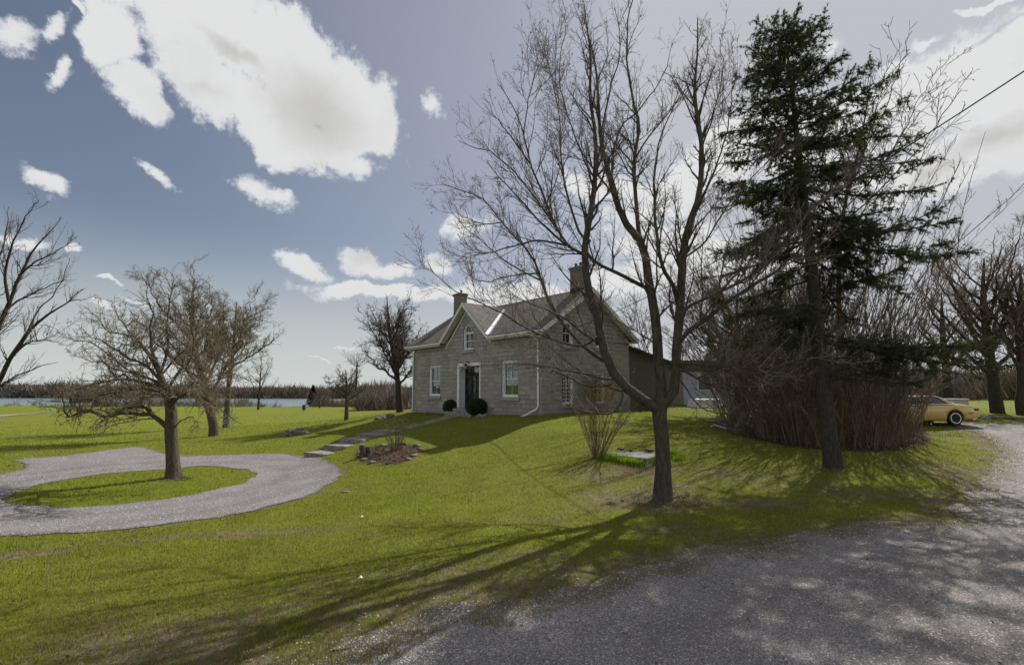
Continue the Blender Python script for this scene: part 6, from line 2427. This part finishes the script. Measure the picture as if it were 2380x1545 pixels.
# tarp-covered boat by the garage
tb = at(1638, 951, 32.0)
zb = gz(tb[0], 32.0)
tarp = MB()
L_, Wd = 1.9, 1.5
prof = []
N1, N2 = 16, 9
vs = []
for i in range(N1):
    u = i / (N1 - 1)
    x = (u - .5) * L_
    for j in range(N2):
        v = j / (N2 - 1)
        y = (v - .5) * Wd * (1 - .10 * abs(2 * u - 1) ** 3)
        edge = max(abs(2 * v - 1), abs(2 * u - 1))
        z = .55 * (1 - .10 * abs(2 * v - 1)) * (1 if edge < .95 else 0) + .03 * math.sin(i * 1.9) * (1 - edge * .5) + (.02 if edge >= .95 else 0)
        vs.append(tarp.bm.verts.new((x, y, z)))
for i in range(N1 - 1):
    for j in range(N2 - 1):
        tarp.bm.faces.new((vs[i * N2 + j], vs[(i + 1) * N2 + j], vs[(i + 1) * N2 + j + 1], vs[i * N2 + j + 1]))
bnd = [vs[i * N2] for i in range(N1)] + [vs[(N1 - 1) * N2 + j] for j in range(1, N2)] + [vs[i * N2 + N2 - 1] for i in range(N1 - 2, -1, -1)] + [vs[j] for j in range(N2 - 2, 0, -1)]
tarp.bm.faces.new(bnd[::-1])
to = tarp.build('covered_trailer', mat_plain("silver_tarpaulin", (.80, .79, .80), .35, .1, 4, bmp=.01), smooth=False)
to.location = (tb[0], 32.0, zb)
tag(to, "low load under a silver-white tarpaulin in front of the outbuilding", "tarpaulin")

# boathouse and white boat by the lake
p = at(222, 940, 104)
bh = empty('boathouse', (p[0], 104, gz(p[0], 104)))
tag(bh, "low dark open-fronted boathouse at the lake shore", "boathouse")
M['dkwood'] = mat_plain("dark_boards", (.045, .032, .026), .9, .3, .5)
q = MB(); q.box(-4.2, -2.0, -1.5, 2.5, -.3, 1.5); q.build('wall', M['dkwood'], bh)
q = MB(); q.box(-4.4, 4.6, -1.8, 2.8, 1.503, 1.72); q.build('roof', M['dkwood'], bh)
for sx in (.9, 4.2):
    q = MB(); q.box(sx - .18, sx + .18, -1.5, -1.2, -.3, 1.5); q.build('post', M['dkwood'], bh)
q = MB()
q.prism([(-1.6, -.9, -.05), (1.5, -.9, -.05), (2.4, 0, .25), (1.5, .9, -.05), (-1.6, .9, -.05)], (0, 0, .55))
bo = q.build('boat', M['white'], bevel=.08)
bo.location = (p[0] - .7, 101.0, gz(p[0], 101) + .08)
tag(bo, "small white boat pulled up in front of the dark boathouse", "boat")

# ------------------------------------------------------------------ yellow coupe
def car():
    cpx = at(2186.5, 984, 23.6)
    zg_ = gz(cpx[0], 23.6)
    root = empty('parked_car', (cpx[0], 23.6, zg_), R(-2))
    tag(root, "pale yellow two-door coupe parked half behind the thicket", "car")
    m, g, b, o_ = new_mat("yellow_car_paint")
    g.put(b.inputs['Base Color'], (.50, .34, .085))
    b.inputs['Roughness'].default_value = .35
    b.inputs['Coat Weight'].default_value = .6
    b.inputs['Coat Roughness'].default_value = .06
    paint = m
    # x: 0 at rear axle, + towards the tail (right in the picture); nose at x = -3.6
    st = [(-3.60, .42, .60, .50), (-3.50, .30, .66, .68), (-3.1, .24, .76, .78), (-2.6, .22, .82, .83), (-2.0, .20, .88, .86), (-1.2, .20, .92, .87),
          (-.5, .20, .94, .87), (.0, .20, .955, .875), (.35, .22, .96, .87), (.70, .26, .93, .85), (.98, .30, .87, .80), (1.10, .34, .80, .76), (1.17, .40, .62, .70)]
    bm = bmesh.new()
    rings = []
    for (x, zl, zt, hw) in st:
        zm = zl + (zt - zl) * .55
        sec = [(-hw * .90, zl), (-hw * .985, zl + .12 * (zt - zl)), (-hw, zm), (-hw * .965, zt - .06), (-hw * .88, zt - .012), (-hw * .5, zt + .015), (0, zt + .025)]
        sec = sec + [(-y, z) for y, z in sec[-2::-1]]
        rings.append([bm.verts.new((x, y, z)) for y, z in sec])
    for i in range(len(rings) - 1):
        for k in range(len(rings[0]) - 1):
            bm.faces.new((rings[i][k], rings[i][k + 1], rings[i + 1][k + 1], rings[i + 1][k]))
        bm.faces.new((rings[i][0], rings[i + 1][0], rings[i + 1][-1], rings[i][-1]))
    bm.faces.new(rings[0][::-1]); bm.faces.new(rings[-1])
    bmesh.ops.recalc_face_normals(bm, faces=bm.faces)
    me = bpy.data.meshes.new('body')
    bm.to_mesh(me); bm.free()
    me.materials.append(paint)
    for p_ in me.polygons: p_.use_smooth = True
    body = bpy.data.objects.new('body', me)
    body.parent = root
    col.objects.link(body)
    # wheel openings are cut from the body
    cut = MB()
    for wx in (0.0, -2.55):
        for sy in (-1, 1):
            cut.tube([(wx, sy * .60, .33), (wx, sy * 1.0, .33)], .385, 28)
    co = cut.build('cutter', M['iron'], root)
    md = body.modifiers.new('arches', 'BOOLEAN')
    md.object = co
    md.operation = 'DIFFERENCE'
    md.solver = 'EXACT'
    dg = bpy.context.evaluated_depsgraph_get()
    dg.update()
    ev = body.evaluated_get(dg)
    me2 = bpy.data.meshes.new_from_object(ev)
    body.modifiers.clear()
    body.data = me2
    bpy.data.objects.remove(co)
    body.data.materials.clear() if False else None
    # greenhouse: roof shell and glass
    prof = [(.12, .94), (-.12, 1.05), (-.38, 1.20), (-.60, 1.285), (-1.0, 1.32), (-1.45, 1.31), (-1.75, 1.25), (-2.12, 1.07), (-2.45, .895)]
    gl = MB()
    hw0, hw1 = .80, .60
    def half(z): return hw0 + (hw1 - hw0) * min(max((z - .93) / .38, 0), 1)
    pl = [(x, z) for x, z in prof]
    L1 = [gl.bm.verts.new((x * .995 - .0, -half(z) + .012, z - .012)) for x, z in pl]
    L2 = [gl.bm.verts.new((x * .995 - .0, half(z) - .012, z - .012)) for x, z in pl]
    for i in range(len(pl) - 1):
        gl.bm.faces.new((L1[i], L1[i + 1], L2[i + 1], L2[i]))
    gl.bm.faces.new(L1[::-1]); gl.bm.faces.new(L2)
    gm = mat_plain("car_glass", (.035, .04, .045), .06, .2, 2, spec=.7)
    gl.build('window_glass', gm, root)
    rf_ = MB()
    top = [(-.42, 1.215), (-.60, 1.285), (-1.0, 1.32), (-1.45, 1.31), (-1.78, 1.245)]
    for i in range(len(top) - 1):
        (xa, za), (xb, zb_) = top[i], top[i + 1]
        ha, hb = half(za), half(zb_)
        rf_.prism([(xa, -ha, za), (xb, -hb, zb_), (xb, hb, zb_), (xa, ha, za)], (0, 0, .028))
    for sy in (-1, 1):
        def pill(xa, za, xb, zb_, w):
            rf_.prism([(xa, sy * (half(za)), za), (xa + w, sy * (half(za)), za), (xb + w * .6, sy * (half(zb_)), zb_), (xb, sy * half(zb_), zb_)], (0, sy * .02, 0))
        pill(-.16, .94, -.52, 1.25, .24)      # rear pillar
        pill(-1.42, .94, -1.36, 1.31, .055)
        pill(-2.43, .90, -1.75, 1.26, .07)
    rf_.build('roof', paint, root)
    tr_ = MB()
    for sy in (-1, 1):
        tr_.tube([(.10, sy * .815, .955), (-.7, sy * .83, .955), (-2.4, sy * .82, .905)], .011, 6)
        tr_.tube([(.12, sy * .80, .96), (-.38, sy * .665, 1.215), (-.60, sy * .625, 1.305), (-1.0, sy * .61, 1.338), (-1.7, sy * .64, 1.275), (-2.42, sy * .80, .91)], .016, 6)
    tr_.build('window_trim', M['flash'], root)
    dl = MB()
    for sy in (-1, 1):
        dl.tube([(-1.42, sy * .868, .94), (-1.45, sy * .883, .60), (-1.42, sy * .868, .24)], .007, 5)
        dl.tube([(-2.5, sy * .838, .87), (-2.5, sy * .85, .70)], .006, 5)
        dl.tube([(.18, sy * .878, .93), (.45, sy * .86, .80)], .001, 5)
    dl.build('door_gap', M['iron'], root)
    hd = MB()
    for sy in (-1, 1): hd.box(-1.66, -1.5, sy * .875 - .012, sy * .875 + .012, .80, .83)
    hd.build('door_handle', M['iron'], root)
    rd = mat_plain("red_lens", (.20, .018, .015), .2, .15, 5, spec=.6)
    for sy in (-1, 1):
        q = MB()
        q.box(.88, 1.135, sy * .76 - .045, sy * .76 + .03, .66, .775)
        q.build('tail_light', rd, root, bevel=.015)
        q = MB()
        q.box(.60, .80, sy * .852 - .02, sy * .852 + .012, .545, .58)
        q.build('side_marker', rd, root)
    q = MB()
    q.box(1.06, 1.22, -.74, .74, .38, .58)
    q.build('bumper', paint, root, bevel=.04)
    q = MB(); q.box(-3.3, 1.1, -.74, .74, .19, .24); q.build('underside', M['iron'], root)
    q = MB(); q.tube([(1.0, -.45, .26), (1.2, -.45, .25)], .03, 10); q.build('exhaust_pipe', M['flash'], root)
    for sy in (-1, 1):
        q = MB(); q.box(-3.56, -3.40, sy * .5 - .14, sy * .5 + .14, .52, .62); q.build('headlight', M['lamp_glass'], root, bevel=.02)
    rub = mat_plain("tyre_rubber", (.018, .018, .018), .85, .2, 10)
    lip = mat_plain("polished_rim", (.62, .62, .63), .18, .04, 5, metal=.9, spec=.8)
    blk = mat_plain("black_alloy", (.02, .02, .022), .3, .1, 5, metal=.5)
    def wheel(wx, sy):
        e_ = bpy.data.objects.new('wheel', None)
        q = MB()
        ax = lambda r_, y_: (r_, y_)
        pr = [(.225, -.10), (.31, -.105), (.325, -.08), (.33, 0), (.325, .08), (.31, .105), (.225, .10)]
        q.lathe([(r_, y_) for r_, y_ in pr], (0, 0, 0), 32)
        ty = q.build('wheel', rub, root)
        rot = Matrix.Rotation(R(90) * sy, 4, 'X')
        ty.data.transform(Matrix.Rotation(R(90) * sy, 4, 'X'))
        ty.location = (wx, sy * .76, .33)
        q = MB()
        n_ = 40
        for (ra, rb_, ya, yb__) in ((.196, .236, -.112, -.106),):
            pts = [(rb_, yb__), (rb_, ya), (ra, ya), (ra, -.05), (ra - .006, -.05), (ra - .006, ya + .001)]
        q.bm = bmesh.new()
        prr = [(.238, -.100), (.238, -.114), (.200, -.114), (.196, -.05)]
        rings_ = [[q.bm.verts.new((r_ * math.cos(6.28318 * k / n_), r_ * math.sin(6.28318 * k / n_), y_)) for k in range(n_)] for r_, y_ in prr]
        for i in range(len(prr) - 1):
            for k in range(n_):
                q.bm.faces.new((rings_[i][k], rings_[i][(k + 1) % n_], rings_[i + 1][(k + 1) % n_], rings_[i + 1][k]))
        rm_ = q.build('rim', lip, ty)
        rm_.data.transform(rot)
        q = MB()
        q.lathe([(.196, -.045), (.196, -.040)], (0, 0, 0), 32)
        q.lathe([(.05, -.09), (.045, -.046)], (0, 0, 0), 16)
        for k in range(5):
            a = 6.28318 * k / 5 + .3
            c_, s_ = math.cos(a), math.sin(a)
            w_ = .032
            q.prism([(c_ * .03 - s_ * w_, s_ * .03 + c_ * w_, -.085), (c_ * .03 + s_ * w_, s_ * .03 - c_ * w_, -.085),
                     (c_ * .195 + s_ * w_ * .6, s_ * .195 - c_ * w_ * .6, -.07), (c_ * .195 - s_ * w_ * .6, s_ * .195 + c_ * w_ * .6, -.07)], (0, 0, .02))
        sp_ = q.build('spoke', blk, ty)
        sp_.data.transform(rot)
    for wx in (0.0, -2.55):
        for sy in (-1, 1):
            wheel(wx, -sy)
    q = MB(); q.box(-2.0, -.2, -.55, .55, .3, .9); q.build('seat', M['interior'], root)


car()

# ------------------------------------------------------------------ overhead service cable to the house
p_house = np.array([*hpt(HL + .1, 1.0), 5.25])
p_far = at(2380, 166, 9.0)
dirc = p_far - p_house
pole = p_house + dirc * 1.35
pts = []
for k in range(41):
    t_ = k / 40
    p = p_house * (1 - t_) + pole * t_
    p = p.copy()
    p[2] -= 1.1 * 4 * t_ * (1 - t_) * .9
    pts.append(p)
# lift the whole curve so it still passes through the measured point
t_m = 1 / 1.35
sag_m = 1.1 * 4 * t_m * (1 - t_m) * .9
for k in range(41):
    pts[k][2] += sag_m * (k / 40) / t_m
q = MB(); q.tube([tuple(p) for p in pts], .014, 6)
tag(q.build('power_cable', mat_plain("cable_sheath", (.03, .03, .032), .6, .2, 3)), "single black overhead cable running from the house to the upper right", "cable")

# leftover: white curl of hose at the left edge of the thicket bed
c = on_ground(1680, 996)
q = MB()
q.tube([(c[0] - .35, c[1] + .5, c[2] + .05), (c[0] - .30, c[1] + .15, c[2] + .16), (c[0] - .12, c[1], c[2] + .1), (c[0] + .1, c[1] - .1, c[2] + .02)], .022, 8)
tag(q.build('hose_end', M['white'], loc=tuple(c)), "short curl of white pipe at the left edge of the thicket bed", "pipe")
